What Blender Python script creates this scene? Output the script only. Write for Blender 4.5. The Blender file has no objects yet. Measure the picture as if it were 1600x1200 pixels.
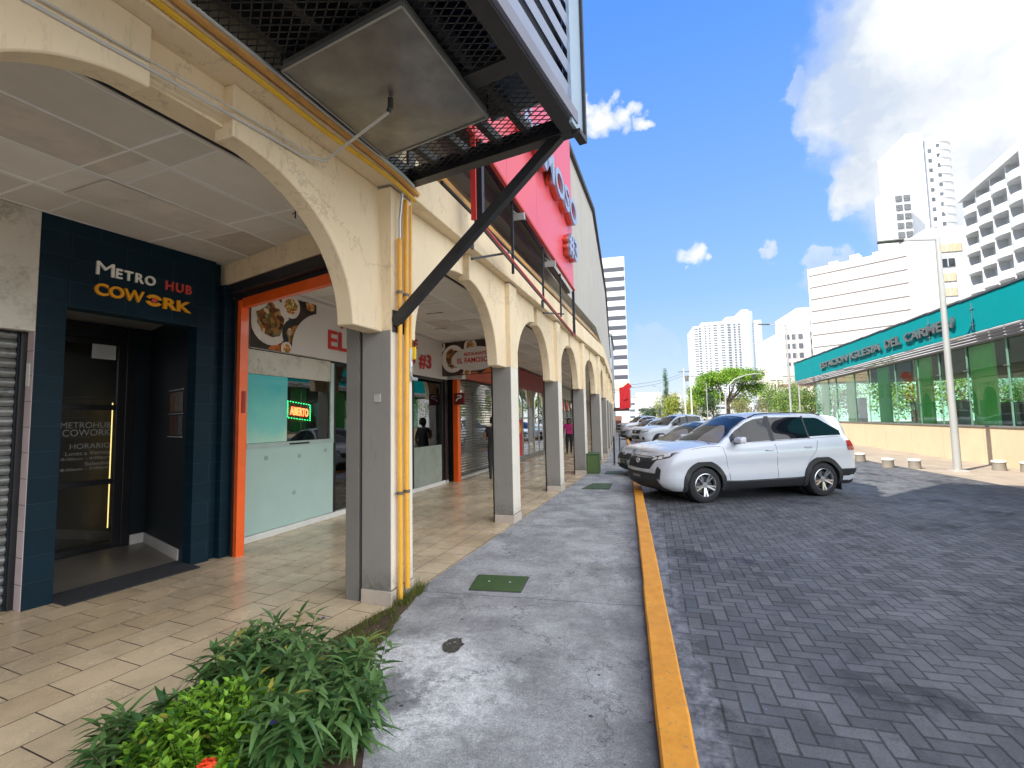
import bpy, bmesh, math, random
from mathutils import Vector, Matrix, noise as mnoise
R = math.radians
random.seed(7)
S = bpy.context.scene
COL = S.collection
# ---------------------------------------------------------------- camera
cd = bpy.data.cameras.new('camera'); cam = bpy.data.objects.new('camera', cd); COL.objects.link(cam)
cd.sensor_width = 36; cd.lens = 745/1600*36; cd.clip_start = 0.05; cd.clip_end = 5000
cam.matrix_world = Matrix(((0.97225272,0.03665776,0.231043,0),(0.23308158,-0.06761111,-0.97010397,0),(-0.01994076,0.99703809,-0.07427934,1.6),(0,0,0,1)))
S.camera = cam
S.render.resolution_x = 1024; S.render.resolution_y = 768
# ---------------------------------------------------------------- world and sun
SUN_AZ = R(-135)      # compass bearing from +Y, clockwise: the sun stands behind the arcade, to the left
SUN_EL = R(44)
w = bpy.data.worlds.new('World'); S.world = w; w.use_nodes = True
nt = w.node_tree; nt.nodes.clear()
N = nt.nodes.new; L = nt.links.new
out = N('ShaderNodeOutputWorld'); bg = N('ShaderNodeBackground'); L(bg.outputs[0], out.inputs[0])
sky = N('ShaderNodeTexSky'); sky.sky_type = 'NISHITA'; sky.sun_disc = False
sky.sun_elevation = SUN_EL; sky.sun_rotation = SUN_AZ % (2*math.pi)
sky.air_density = 1.0; sky.dust_density = 0.6; sky.ozone_density = 2.2
tc = N('ShaderNodeTexCoord')
def vm(op, a, b=None):
    n = N('ShaderNodeVectorMath'); n.operation = op
    for i, v in enumerate((a, b)):
        if v is None: continue
        if isinstance(v, (tuple, list)): n.inputs[i].default_value = v
        else: L(v, n.inputs[i])
    return n
def mm(op, a, b=None, c=None, clamp=False):
    n = N('ShaderNodeMath'); n.operation = op; n.use_clamp = clamp
    for i, v in enumerate((a, b, c)):
        if v is None: continue
        if isinstance(v, (int, float)): n.inputs[i].default_value = v
        else: L(v, n.inputs[i])
    return n.outputs[0]
def pix(u, v):
    d = Vector(cam.matrix_world.to_3x3() @ Vector((u-800, -(v-600), -745))); return tuple(d.normalized())
DIR = vm('NORMALIZE', tc.outputs['Generated']).outputs[0]
# clouds: each a patch of the sky given by its direction and angular size (radians), broken up by noise
CL = [(-.0,0,0,0)]
clouds = [(975,185,.030,1.0),(940,185,.040,1.0),(915,165,.03,1.0),(1010,190,.024,1.0),(1080,398,.030,1.0),(1075,405,.02,1.),(1100,410,.014,.9),(1205,391,.020,.75),(1192,389,.010,.9),
          (1500,60,.21,1.0),(1700,200,.30,1.0),(1400,190,.10,1.0),(1320,160,.085,.9),(1560,200,.22,1.0),(1390,255,.090,1.0),(1345,290,.055,1.0),(1250,135,.035,.45),(1475,290,.11,1.0),(1900,-100,.42,1.0),(1420,40,.12,.9),
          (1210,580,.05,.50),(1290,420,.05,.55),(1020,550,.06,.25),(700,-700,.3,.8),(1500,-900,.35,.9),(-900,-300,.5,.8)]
mask = None
nz0 = N('ShaderNodeTexNoise'); nz0.inputs['Scale'].default_value = 26; nz0.inputs['Detail'].default_value = 6; nz0.inputs['Roughness'].default_value = .5
L(DIR, nz0.inputs['Vector'])
off = vm('SUBTRACT', nz0.outputs['Color'], (.5,.5,.5)); off = vm('SCALE', off.outputs[0]); off.inputs['Scale'].default_value = .075
DIR2 = vm('ADD', DIR, off.outputs[0]).outputs[0]
for (u, v, r, k) in clouds:
    d = vm('DISTANCE', DIR2, pix(u, v)).outputs['Value']
    m = mm('MULTIPLY', mm('SUBTRACT', 1.0, mm('DIVIDE', d, r)), 2.2*min(1, r*12+.3), clamp=False)
    m = mm('MINIMUM', mm('MAXIMUM', m, 0.0), k)
    mask = m if mask is None else mm('MAXIMUM', mask, m)
nz = N('ShaderNodeTexNoise'); nz.inputs['Scale'].default_value = 9; nz.inputs['Detail'].default_value = 7; nz.inputs['Roughness'].default_value = .55
L(DIR2, nz.inputs['Vector'])
dens = mm('ADD', mask, mm('MULTIPLY', mm('SUBTRACT', nz.outputs['Fac'], .5), 1.0))
dens = mm('MULTIPLY', mask, mm('MULTIPLY', mm('SUBTRACT', dens, .22), 3.6, clamp=True), clamp=True)
nz2 = N('ShaderNodeTexNoise'); nz2.inputs['Scale'].default_value = 5; nz2.inputs['Detail'].default_value = 6; L(vm('ADD', DIR2, (3,1,2)).outputs[0], nz2.inputs['Vector'])
shade = N('ShaderNodeValToRGB'); shade.color_ramp.elements[0].position = .36; shade.color_ramp.elements[1].position = .54
shade.color_ramp.elements[0].color = (.92,1.04,1.22,1); shade.color_ramp.elements[1].color = (1.36,1.40,1.44,1); L(nz2.outputs['Fac'], shade.inputs[0])
# clear sky: Nishita, pulled towards the paler hazy horizon and clean blue of this day
sz = N('ShaderNodeSeparateXYZ'); L(DIR, sz.inputs[0]); el = N('ShaderNodeValToRGB'); L(sz.outputs[2], el.inputs[0])
ee = el.color_ramp.elements; ee[0].position = 0.0; ee[0].color = (1.0,1.06,1.12,1); ee[1].position = 1; ee[1].color = (.10,.34,1.05,1)
for p_, c_ in ((.09,(.70,.90,1.20)),(.237,(.40,.74,1.33)),(.423,(.27,.60,1.36)),(.652,(.14,.45,1.33))): q_ = ee.new(p_); q_.color = (*c_,1)
tint = N('ShaderNodeMixRGB'); tint.inputs[0].default_value = .95; L(sky.outputs[0], tint.inputs[1]); L(el.outputs[0], tint.inputs[2])
# added bright cloud layer, out of view, that fills the shaded arcade with light
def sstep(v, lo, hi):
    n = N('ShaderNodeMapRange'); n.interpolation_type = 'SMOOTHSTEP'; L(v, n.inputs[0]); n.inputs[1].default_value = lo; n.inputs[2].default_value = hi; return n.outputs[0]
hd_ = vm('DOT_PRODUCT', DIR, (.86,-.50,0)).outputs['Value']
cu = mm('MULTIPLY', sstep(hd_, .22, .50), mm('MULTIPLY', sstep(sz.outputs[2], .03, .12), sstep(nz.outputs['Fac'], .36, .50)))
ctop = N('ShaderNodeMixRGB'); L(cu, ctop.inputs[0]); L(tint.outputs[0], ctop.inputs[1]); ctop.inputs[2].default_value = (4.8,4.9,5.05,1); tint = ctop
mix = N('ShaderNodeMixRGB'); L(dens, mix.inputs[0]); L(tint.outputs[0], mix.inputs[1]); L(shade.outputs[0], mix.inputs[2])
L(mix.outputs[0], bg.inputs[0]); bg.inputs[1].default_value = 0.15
sl = bpy.data.lights.new('sun', 'SUN'); sun = bpy.data.objects.new('sun', sl); COL.objects.link(sun)
sl.energy = 2.0; sl.angle = R(.5); sl.color = (1, .93, .82)
sd = Vector((math.sin(SUN_AZ)*math.cos(SUN_EL), math.cos(SUN_AZ)*math.cos(SUN_EL), math.sin(SUN_EL)))
sun.rotation_euler = sd.to_track_quat('Z', 'Y').to_euler(); sun.location = (-30,-20,40)
S.view_settings.view_transform = 'Standard'; S.view_settings.look = 'None'; S.view_settings.gamma = 1; S.view_settings.use_curve_mapping = False
S.view_settings.exposure = 2.3
S.render.engine = 'CYCLES'
S.cycles.max_bounces = 8; S.cycles.diffuse_bounces = 4; S.cycles.glossy_bounces = 4; S.cycles.transmission_bounces = 6; S.cycles.transparent_max_bounces = 16
# ---------------------------------------------------------------- materials
MATS = {}
def srgb(r, g, b):
    f = lambda c: (c/255/12.92) if c/255 <= .04045 else ((c/255+.055)/1.055)**2.4
    return (f(r), f(g), f(b))
class NT:
    def __init__(s, name):
        s.m = bpy.data.materials.new(name); s.m.use_nodes = True; s.t = s.m.node_tree; s.b = s.t.nodes['Principled BSDF']; s.o = s.t.nodes['Material Output']
        s.tc = s.t.nodes.new('ShaderNodeTexCoord'); s.geo = s.t.nodes.new('ShaderNodeNewGeometry')
    def n(s, t): return s.t.nodes.new(t)
    def l(s, a, b): s.t.links.new(a, b)
    def put(s, sock, v):
        if isinstance(v, bpy.types.NodeSocket): s.l(v, sock)
        elif isinstance(v, (tuple, list)): sock.default_value = tuple(v) + ((1,) if len(v) == 3 and sock.type == 'RGBA' else ())
        else: sock.default_value = v
    def math(s, op, a, b=None, c=None, clamp=False):
        n = s.n('ShaderNodeMath'); n.operation = op; n.use_clamp = clamp
        for i, v in enumerate((a, b, c)):
            if v is not None: s.put(n.inputs[i], v)
        return n.outputs[0]
    def noise(s, scale, detail=4, rough=.55, vec=None, out='Fac', stretch=None):
        n = s.n('ShaderNodeTexNoise'); n.inputs['Scale'].default_value = scale; n.inputs['Detail'].default_value = detail; n.inputs['Roughness'].default_value = rough
        v = vec or s.geo.outputs['Position']
        if stretch:
            k = s.n('ShaderNodeVectorMath'); k.operation = 'MULTIPLY'; s.l(v, k.inputs[0]); k.inputs[1].default_value = stretch; v = k.outputs[0]
        s.l(v, n.inputs['Vector']); return n.outputs[out]
    def ramp(s, fac, stops):
        r = s.n('ShaderNodeValToRGB'); e = r.color_ramp.elements
        while len(e) < len(stops): e.new(.5)
        for i, (p, c) in enumerate(stops): e[i].position = p; e[i].color = (tuple(c)+(1,)) if isinstance(c, (tuple, list)) else (c, c, c, 1)
        s.put(r.inputs[0], fac); return r.outputs[0]
    def mix(s, f, a, b, mode='MIX'):
        n = s.n('ShaderNodeMixRGB'); n.blend_type = mode; s.put(n.inputs[0], f); s.put(n.inputs[1], a); s.put(n.inputs[2], b); return n.outputs[0]
    def bump(s, h, strength=.3, dist=.01):
        n = s.n('ShaderNodeBump'); n.inputs['Strength'].default_value = strength; n.inputs['Distance'].default_value = dist; s.put(n.inputs['Height'], h); s.l(n.outputs[0], s.b.inputs['Normal'])
    def set(s, **k):
        for a, v in k.items(): s.put(s.b.inputs[a.replace('_', ' ')], v)
        return s
    def base(s, v): s.put(s.b.inputs['Base Color'], v)
def M(name, col=(.5,.5,.5), rough=.6, metal=0, var=.12, scale=3, bump=0, bscale=60, dirt=0, spec=None, emit=None, coat=0, alpha=None, grime=None):
    """a plain material with some mottling, fine bump and dirt"""
    if name in MATS: return MATS[name]
    t = NT(name)
    a = tuple(c*(1-var) for c in col); b = tuple(min(1, c*(1+var)) for c in col)
    c = t.ramp(t.noise(scale, 6, .6), [(.32, a), (.68, b)])
    if dirt:
        d = t.ramp(t.noise(scale*2.3, 8, .7), [(.52, 0.0), (.72, 1.0)])
        c = t.mix(t.math('MULTIPLY', d, dirt), c, grime or tuple(x*.35 for x in col))
    t.base(c); t.set(Roughness=rough, Metallic=metal)
    if spec is not None: t.b.inputs['Specular IOR Level'].default_value = spec
    if coat: t.b.inputs['Coat Weight'].default_value = coat; t.b.inputs['Coat Roughness'].default_value = .04
    if bump: t.bump(t.noise(bscale, 5, .6), bump, .004)
    if emit: t.b.inputs['Emission Color'].default_value = (*emit[0], 1); t.b.inputs['Emission Strength'].default_value = emit[1]
    MATS[name] = t.m; return t.m
def glass(name, tint=(.9,.95,.95), refl=.5, dens=.2, rough=0.0):
    """thin window pane: mirror reflection by Fresnel over a see-through tint"""
    if name in MATS: return MATS[name]
    t = NT(name); t.t.nodes.remove(t.b)
    tr = t.n('ShaderNodeBsdfTransparent'); tr.inputs[0].default_value = (*tint, 1)
    gl = t.n('ShaderNodeBsdfGlossy'); gl.inputs['Roughness'].default_value = rough; gl.inputs['Color'].default_value = (.95,.97,.97,1)
    fr = t.n('ShaderNodeFresnel'); fr.inputs[0].default_value = 1.5
    f = t.math('ADD', t.math('MULTIPLY', fr.outputs[0], 1.0), refl, clamp=True)
    mx = t.n('ShaderNodeMixShader'); t.l(f, mx.inputs[0]); t.l(tr.outputs[0], mx.inputs[1]); t.l(gl.outputs[0], mx.inputs[2])
    t.l(mx.outputs[0], t.o.inputs[0]); MATS[name] = t.m; return t.m
# ---------------------------------------------------------------- mesh helpers
class MB:
    def __init__(s): s.v = []; s.f = []; s.uv = {}
    def quad(s, *p):
        i = len(s.v); s.v += [tuple(q) for q in p]; s.f.append(tuple(range(i, i+len(p)))); return s
    def prism(s, pts, d):
        """closed polygon pts (3-D, planar) extruded by vector d"""
        n = len(pts); i = len(s.v); d = Vector(d)
        s.v += [tuple(p) for p in pts] + [tuple(Vector(p)+d) for p in pts]
        s.f.append(tuple(range(i, i+n))); s.f.append(tuple(range(i+2*n-1, i+n-1, -1)))
        for k in range(n): s.f.append((i+k, i+n+k, i+n+(k+1) % n, i+(k+1) % n))
        return s
    def box(s, a, b, mat=None):
        x0,y0,z0 = a; x1,y1,z1 = b
        P = [(x0,y0,z0),(x1,y0,z0),(x1,y1,z0),(x0,y1,z0)]
        if mat is None: return s.prism(P, (0,0,z1-z0))
        i = len(s.v); s.prism(P, (0,0,z1-z0))
        for k in range(i, len(s.v)): s.v[k] = tuple(mat @ Vector(s.v[k]))
        return s
    def bar(s, a, b, w, h=None, up=(0,0,1)):
        """rectangular bar from a to b, w wide, h high"""
        a = Vector(a); b = Vector(b); h = h or w; d = (b-a)
        if d.length < 1e-6: return s
        d.normalize(); u = Vector(up)
        if abs(d.dot(u)) > .99: u = Vector((0,1,0))
        x = d.cross(u).normalized(); y = x.cross(d).normalized()
        P = [a+x*(sx*w/2)+y*(sy*h/2) for sx, sy in ((-1,-1),(1,-1),(1,1),(-1,1))]
        return s.prism(P, b-a)
    def tube(s, pts, r, n=8, cap=True):
        """tube through pts; r a number or a list"""
        pts = [Vector(p) for p in pts]; m = len(pts); r = r if isinstance(r, (list, tuple)) else [r]*m
        i0 = len(s.v); ref = None
        for k, p in enumerate(pts):
            d = (pts[min(k+1, m-1)]-pts[max(k-1, 0)]).normalized()
            if ref is None: ref = Vector((0,0,1)) if abs(d.z) < .9 else Vector((1,0,0))
            x = d.cross(ref).normalized(); y = x.cross(d).normalized(); ref = y
            for j in range(n):
                a = 2*math.pi*j/n; s.v.append(tuple(p+x*(math.cos(a)*r[k])+y*(math.sin(a)*r[k])))
        for k in range(m-1):
            for j in range(n):
                a = i0+k*n+j; b = i0+k*n+(j+1) % n; s.f.append((a, a+n, b+n, b))
        if cap: s.f.append(tuple(i0+j for j in range(n))); s.f.append(tuple(i0+(m-1)*n+j for j in range(n-1, -1, -1)))
        return s
    def lathe(s, prof, c=(0,0,0), n=20, mat=None):
        """prof: list of (radius, z)"""
        i0 = len(s.v)
        for r, z in prof:
            for j in range(n):
                a = 2*math.pi*j/n; p = Vector((c[0]+r*math.cos(a), c[1]+r*math.sin(a), c[2]+z)); s.v.append(tuple(mat @ p if mat else p))
        for k in range(len(prof)-1):
            for j in range(n):
                a = i0+k*n+j; b = i0+k*n+(j+1) % n; s.f.append((a, b, b+n, a+n))
        return s
    def grid(s, rows):
        """rows: list of equal-length point lists"""
        i0 = len(s.v); n = len(rows[0])
        for r in rows: s.v += [tuple(p) for p in r]
        for a in range(len(rows)-1):
            for b in range(n-1): k = i0+a*n+b; s.f.append((k, k+1, k+n+1, k+n))
        return s
    def add(s, me, mat):
        i = len(s.v); s.v += [tuple(mat @ v.co) for v in me.vertices]; s.f += [tuple(i+k for k in p.vertices) for p in me.polygons]; return s
    def build(s, name, mat, parent=None, smooth=False, bevel=0, uv=None, seg=2, angle=35):
        me = bpy.data.meshes.new(name); me.from_pydata(s.v, [], s.f); me.update()
        bm = bmesh.new(); bm.from_mesh(me)
        bmesh.ops.recalc_face_normals(bm, faces=bm.faces); bm.to_mesh(me); bm.free()
        if isinstance(mat, (list, tuple)):
            for m in mat: me.materials.append(m)
        else: me.materials.append(mat)
        if uv:
            l = me.uv_layers.new(name='UVMap')
            for lp in me.loops: l.data[lp.index].uv = uv(me.vertices[lp.vertex_index].co)
        o = bpy.data.objects.new(name, me); COL.objects.link(o)
        if parent: adopt(o, parent)
        if smooth:
            for p in me.polygons: p.use_smooth = True
            if smooth != 'all':
                try: me.set_sharp_from_angle(angle=R(angle))
                except Exception: pass
        if bevel:
            b = o.modifiers.new('bevel', 'BEVEL'); b.width = bevel; b.segments = seg; b.limit_method = 'ANGLE'; b.angle_limit = R(40)
        return o
WORLD = set()
def adopt(o, parent):
    o.parent = parent
    if parent.name in WORLD: o.matrix_parent_inverse = Matrix.Translation(-Vector(parent.location))
def tag(o, label=None, cat=None, group=None, kind=None):
    if label: o['label'] = label
    if cat: o['category'] = cat
    if group: o['group'] = group
    if kind: o['kind'] = kind
    return o
def thing(name, label, cat, loc=(0,0,0), rz=0, group=None):
    o = bpy.data.objects.new(name, None); COL.objects.link(o); o.location = loc; o.rotation_euler = (0,0,rz); o.empty_display_size = .2
    return tag(o, label, cat, group)
def wthing(name, label, cat, loc, group=None):
    """a thing whose parts are given in scene coordinates"""
    o = thing(name, label, cat, loc, 0, group); WORLD.add(o.name); return o
def copy_tree(o, parent=None):
    c = o.copy(); COL.objects.link(c)
    if parent: c.parent = parent
    for ch in [x for x in bpy.data.objects if x.parent == o]: copy_tree(ch, c)
    return c
_tc = {}
def text_mesh(body, size=1, extrude=.01, offset=0, align='LEFT', spacing=1.0, bevel=0):
    cu = bpy.data.curves.new('t', 'FONT'); cu.body = body; cu.size = size; cu.extrude = extrude; cu.offset = offset; cu.align_x = align
    cu.space_character = spacing; cu.bevel_depth = bevel; cu.resolution_u = 3
    o = bpy.data.objects.new('t', cu); COL.objects.link(o); dg = bpy.context.evaluated_depsgraph_get(); dg.update()
    me = bpy.data.meshes.new_from_object(o.evaluated_get(dg)); bpy.data.objects.remove(o); bpy.data.curves.remove(cu); return me
def place_text(name, body, origin, xdir, mat, parent, height, width=None, extrude=.01, offset=.0, up=(0,0,1), **k):
    """text standing on a surface: origin = lower left corner, xdir = reading direction, scaled to height (and width)"""
    me = text_mesh(body, 1, .5, offset, **k)
    xs = [v.co.x for v in me.vertices]; ys = [v.co.y for v in me.vertices]
    x0, x1, y0, y1 = min(xs), max(xs), min(ys), max(ys); sy = height/(y1-y0); sx = width/(x1-x0) if width else sy
    X = Vector(xdir).normalized(); U = Vector(up); Z = X.cross(U).normalized()
    for v in me.vertices:
        c = v.co.copy(); v.co = Vector(origin) + X*((c.x-x0)*sx) + U*((c.y-y0)*sy) + Z*(c.z*extrude*2)
    me.materials.append(mat); o = bpy.data.objects.new(name, me); COL.objects.link(o)
    if parent: adopt(o, parent)
    return o
# ================================================================ the line of the arcade
V0 = [Vector((-6.39,-20.72)), Vector((-2.05,3.9)), Vector((-.797,17.94)), Vector((-.83,30)), Vector((-1.2,46)), Vector((-1.6,64))]
_s = [-(V0[1]-V0[0]).length, 0]
for a, b in zip(V0[1:], V0[2:]): _s.append(_s[-1]+(b-a).length)
_n = []
for a, b in zip(V0, V0[1:]): d = (b-a).normalized(); _n.append(Vector((-d.y, d.x)))
_m = [_n[0]]+[(p+q)/(1+p.dot(q)) for p, q in zip(_n, _n[1:])]+[_n[-1]]
SEND = _s[-1]
def P(s, o=0, z=0):
    """point at length s along the arcade front, o metres behind it, height z"""
    i = 0
    while i < len(_s)-2 and s > _s[i+1]: i += 1
    t = (s-_s[i])/(_s[i+1]-_s[i]); A = V0[i]+_m[i]*o; B = V0[i+1]+_m[i+1]*o; p = A.lerp(B, t)
    return Vector((p.x, p.y, z))
def cuts(s0, s1, step=None):
    r = {s0, s1} | {x for x in _s if s0 < x < s1}
    if step: r |= {s0+step*k for k in range(int((s1-s0)/step)+1)}
    return sorted(r)
def run(mb, s0, s1, o0, o1, z0, z1):
    """box-like strip following the arcade"""
    c = cuts(s0, s1)
    for a, b in zip(c, c[1:]):
        q = [P(a,o0,z0), P(b,o0,z0), P(b,o1,z0), P(a,o1,z0)]; mb.prism(q, (0,0,z1-z0))
    return mb
def sheet(mb, s0, s1, o0, o1, z, step=None):
    for a, b in zip(cuts(s0,s1,step), cuts(s0,s1,step)[1:]): mb.quad(P(a,o0,z), P(a,o1,z), P(b,o1,z), P(b,o0,z))
    return mb
def inv(p):
    """(s, o) of a point near the arcade (approximate, for tile coordinates)"""
    best = None
    for i in range(len(V0)-1):
        d = V0[i+1]-V0[i]; ln = d.length; d = d/ln; q = Vector((p[0],p[1]))-V0[i]; t = q.dot(d); o = q.dot(_n[i])
        e = max(0, -t if i else 0, t-ln if i < len(V0)-2 else 0)
        if best is None or e < best[0]-1e-6: best = (e, _s[i]+t, o)
    return best[1], best[2]
# ================================================================ ground
def mat_tiles():
    t = NT('terrazzo tiles'); uv = t.n('ShaderNodeUVMap').outputs[0]
    b = t.n('ShaderNodeTexBrick'); t.l(uv, b.inputs['Vector']); b.offset = .5; b.inputs['Scale'].default_value = 1
    b.inputs['Brick Width'].default_value = .36; b.inputs['Row Height'].default_value = .31; b.inputs['Mortar Size'].default_value = .0045; b.inputs['Mortar Smooth'].default_value = .2
    b.inputs['Color1'].default_value = (*srgb(228,206,172),1); b.inputs['Color2'].default_value = (*srgb(216,192,156),1); b.inputs['Mortar'].default_value = (*srgb(70,56,46),1)
    # dark chips of the terrazzo, traffic dirt
    vo = t.n('ShaderNodeTexVoronoi'); vo.inputs['Scale'].default_value = 110; t.l(t.geo.outputs['Position'], vo.inputs['Vector'])
    ch = t.ramp(vo.outputs['Distance'], [(.12, .55), (.30, 1.0)])
    c = t.mix(.55, b.outputs['Color'], t.mix(1, b.outputs['Color'], ch, 'MULTIPLY'))
    sp = t.ramp(t.noise(240, 3, .7), [(.35, .78), (.62, 1.12)]); c = t.mix(1, c, sp, 'MULTIPLY')
    d = t.ramp(t.noise(1.3, 7, .62), [(.40, .74), (.62, 1.06)]); c = t.mix(1, c, d, 'MULTIPLY')
    t.base(c); r = t.ramp(t.noise(2.2, 6, .6), [(.3, .16), (.75, .38)]); rr = t.mix(b.outputs['Fac'], r, (.9,.9,.9)); t.put(t.b.inputs['Roughness'], rr)
    t.bump(t.math('ADD', t.math('MULTIPLY', b.outputs['Fac'], -1), t.math('MULTIPLY', t.noise(160, 3), .12)), .5, .004); return t.m
def mat_concrete():
    t = NT('worn pavement concrete'); g = t.geo.outputs['Position']
    c = t.ramp(t.noise(2.2, 9, .68), [(.30, srgb(126,125,124)), (.5, srgb(156,155,154)), (.70, srgb(180,179,178))])
    c = t.mix(t.ramp(t.noise(.9, 8, .65), [(.48, 0.), (.70, .55)]), c, srgb(84,85,90))           # damp soot stains
    # white cement skim around the patched hole
    sb = t.n('ShaderNodeVectorMath'); sb.operation = 'DISTANCE'; nz = t.noise(3.0, 7, .7, out='Color')
    ad = t.n('ShaderNodeVectorMath'); ad.operation = 'ADD'; sc = t.n('ShaderNodeVectorMath'); sc.operation = 'SCALE'; sc.inputs['Scale'].default_value = .9; t.l(nz, sc.inputs[0]); t.l(g, ad.inputs[0]); t.l(sc.outputs[0], ad.inputs[1])
    t.l(ad.outputs[0], sb.inputs[0]); sb.inputs[1].default_value = (-.95, 3.20, .45)
    ring = t.ramp(sb.outputs['Value'], [(.16, 0.), (.24, 1.0), (.50, .95), (.78, 0.)])
    c = t.mix(t.math('MULTIPLY', ring, t.ramp(t.noise(9, 9, .8), [(.38, .15), (.54, 1.)])), c, srgb(212,211,209))
    c = t.mix(t.math('MULTIPLY', t.ramp(t.noise(1.7, 9, .75, stretch=(1,.7,1)), [(.56, 0.), (.66, .7)]), t.ramp(t.noise(30, 6, .8), [(.4, .2), (.6, 1.)])), c, srgb(196,197,202))
    vo = t.n('ShaderNodeTexVoronoi'); vo.inputs['Scale'].default_value = 5.5; t.l(g, vo.inputs['Vector'])
    c = t.mix(t.math('MULTIPLY', t.ramp(vo.outputs['Distance'], [(.06, 1.), (.085, 0.)]), t.ramp(t.noise(1.2, 2), [(.36, 0.), (.44, .9)])), c, (.035,.035,.04))   # old gum
    sp = t.ramp(t.noise(85, 5, .85), [(.32, .50), (.60, 1.34)]); c = t.mix(1, c, sp, 'MULTIPLY'); c = t.mix(1, c, t.ramp(t.noise(22, 7, .8), [(.30, .68), (.62, 1.16)]), 'MULTIPLY')
    cr = t.n('ShaderNodeTexVoronoi'); cr.feature = 'DISTANCE_TO_EDGE'; cr.inputs['Scale'].default_value = .8; t.l(ad.outputs[0], cr.inputs['Vector'])
    c = t.mix(t.ramp(cr.outputs['Distance'], [(.0, .75), (.010, 0.)]), c, (.05,.05,.055))
    sx = t.n('ShaderNodeSeparateXYZ'); t.l(g, sx.inputs[0])
    jn = t.math('ABSOLUTE', t.math('SUBTRACT', t.math('FLOORED_MODULO', t.math('ADD', sx.outputs[1], t.math('MULTIPLY', t.noise(6, 8, .8), .09)), 2.9), 1.45))
    c = t.mix(t.ramp(jn, [(.004, .55), (.012, 0.)]), c, (.05,.05,.05))
    edge = t.math('MULTIPLY', t.ramp(t.math('ADD', sx.outputs[0], t.math('MULTIPLY', t.noise(4, 6, .7), .35)), [(.0, 0.), (.30, 1.)]), .75)   # darker band along the kerb
    c = t.mix(edge, c, srgb(58,60,68))
    t.base(c); t.set(Roughness=.88); t.bump(t.math('ADD', t.noise(70, 6, .8), t.math('MULTIPLY', t.noise(9, 8, .7), 2.2)), .8, .008); return t.m
def mat_pavers():
    """herringbone of 2:1 blocks laid square to the road, worked out per block"""
    t = NT('herringbone pavers'); g = t.geo.outputs['Position']
    mp = t.n('ShaderNodeMapping'); mp.inputs['Rotation'].default_value = (0,0,R(3)); k = 1/.108; mp.inputs['Scale'].default_value = (k,k,k); t.l(g, mp.inputs[0])
    wob = t.n('ShaderNodeVectorMath'); wob.operation = 'SCALE'; wob.inputs['Scale'].default_value = .20; t.l(t.noise(14, 6, .8, out='Color'), wob.inputs[0])
    av = t.n('ShaderNodeVectorMath'); av.operation = 'ADD'; t.l(mp.outputs[0], av.inputs[0]); t.l(wob.outputs[0], av.inputs[1])
    s = t.n('ShaderNodeSeparateXYZ'); t.l(av.outputs[0], s.inputs[0]); x, y = s.outputs[0], s.outputs[1]
    i = t.math('FLOOR', x); j = t.math('FLOOR', y); fx = t.math('SUBTRACT', x, i); fy = t.math('SUBTRACT', y, j)
    kk = t.math('FLOORED_MODULO', t.math('SUBTRACT', i, j), 4.0)
    eq = [t.math('COMPARE', kk, float(q), .1) for q in range(4)]
    big = lambda v, e: t.math('ADD', v, t.math('MULTIPLY', e, 9.))
    d = t.math('MINIMUM', t.math('MINIMUM', big(fx, eq[1]), big(t.math('SUBTRACT', 1., fx), eq[0])), t.math('MINIMUM', big(fy, eq[2]), big(t.math('SUBTRACT', 1., fy), eq[3])))
    ci = t.math('SUBTRACT', i, eq[1]); cj = t.math('SUBTRACT', j, eq[2]); cv = t.n('ShaderNodeCombineXYZ'); t.l(ci, cv.inputs[0]); t.l(cj, cv.inputs[1])
    wn = t.n('ShaderNodeTexWhiteNoise'); wn.noise_dimensions = '3D'; t.l(cv.outputs[0], wn.inputs['Vector'])
    c = t.ramp(wn.outputs['Value'], [(0, srgb(73,74,77)), (.45, srgb(87,88,91)), (.8, srgb(99,99,101)), (1, srgb(65,66,69))])
    c = t.mix(1, c, t.ramp(t.noise(70, 6, .85), [(.32, .58), (.62, 1.36)]), 'MULTIPLY'); c = t.mix(1, c, t.ramp(t.noise(6, 7, .75), [(.3, .80), (.66, 1.16)]), 'MULTIPLY'); c = t.mix(1, c, t.ramp(t.noise(.45, 5, .6), [(.35, .86), (.65, 1.18)]), 'MULTIPLY')
    c = t.mix(t.ramp(t.noise(38, 4, .6), [(.72, 0.), (.76, .8)]), c, srgb(170,172,176))       # grit and pale scraps
    c = t.mix(t.ramp(t.noise(.9, 7, .7), [(.54, 0.), (.62, .78)]), c, srgb(26,28,32))               # oil stains
    c = t.mix(t.math('MULTIPLY', t.ramp(t.noise(7, 8, .8), [(.58, 0.), (.68, 1.)]), .40), c, srgb(116,118,124))
    c = t.mix(t.math('MULTIPLY', t.ramp(t.noise(1.1, 8, .75, stretch=(1.4,.6,1)), [(.50, 0.), (.66, 1.)]), .38), c, srgb(128,130,134))
    c = t.mix(t.math('MULTIPLY', t.ramp(t.noise(13, 6, .8), [(.60, 0.), (.68, 1.)]), .5), c, srgb(34,36,40))
    sx = t.n('ShaderNodeSeparateXYZ'); t.l(g, sx.inputs[0])
    ed = t.ramp(t.math('SUBTRACT', sx.outputs[0], t.math('MULTIPLY', t.noise(3.2, 9, .8), .75)), [(.02, 1.), (.10, 0.)])
    c = t.mix(t.math('MULTIPLY', ed, .8), c, t.ramp(t.noise(8, 8, .8), [(.38, srgb(62,64,70)), (.64, srgb(150,152,158))]))   # cement dragged out of the kerb's foot
    gap = t.ramp(t.math('ADD', d, t.math('MULTIPLY', t.math('SUBTRACT', t.noise(30, 5, .8), .5), .10)), [(.03, 0.), (.10, 1.)]); gap = t.math('MAXIMUM', gap, t.math('MULTIPLY', ed, .75))
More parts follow.
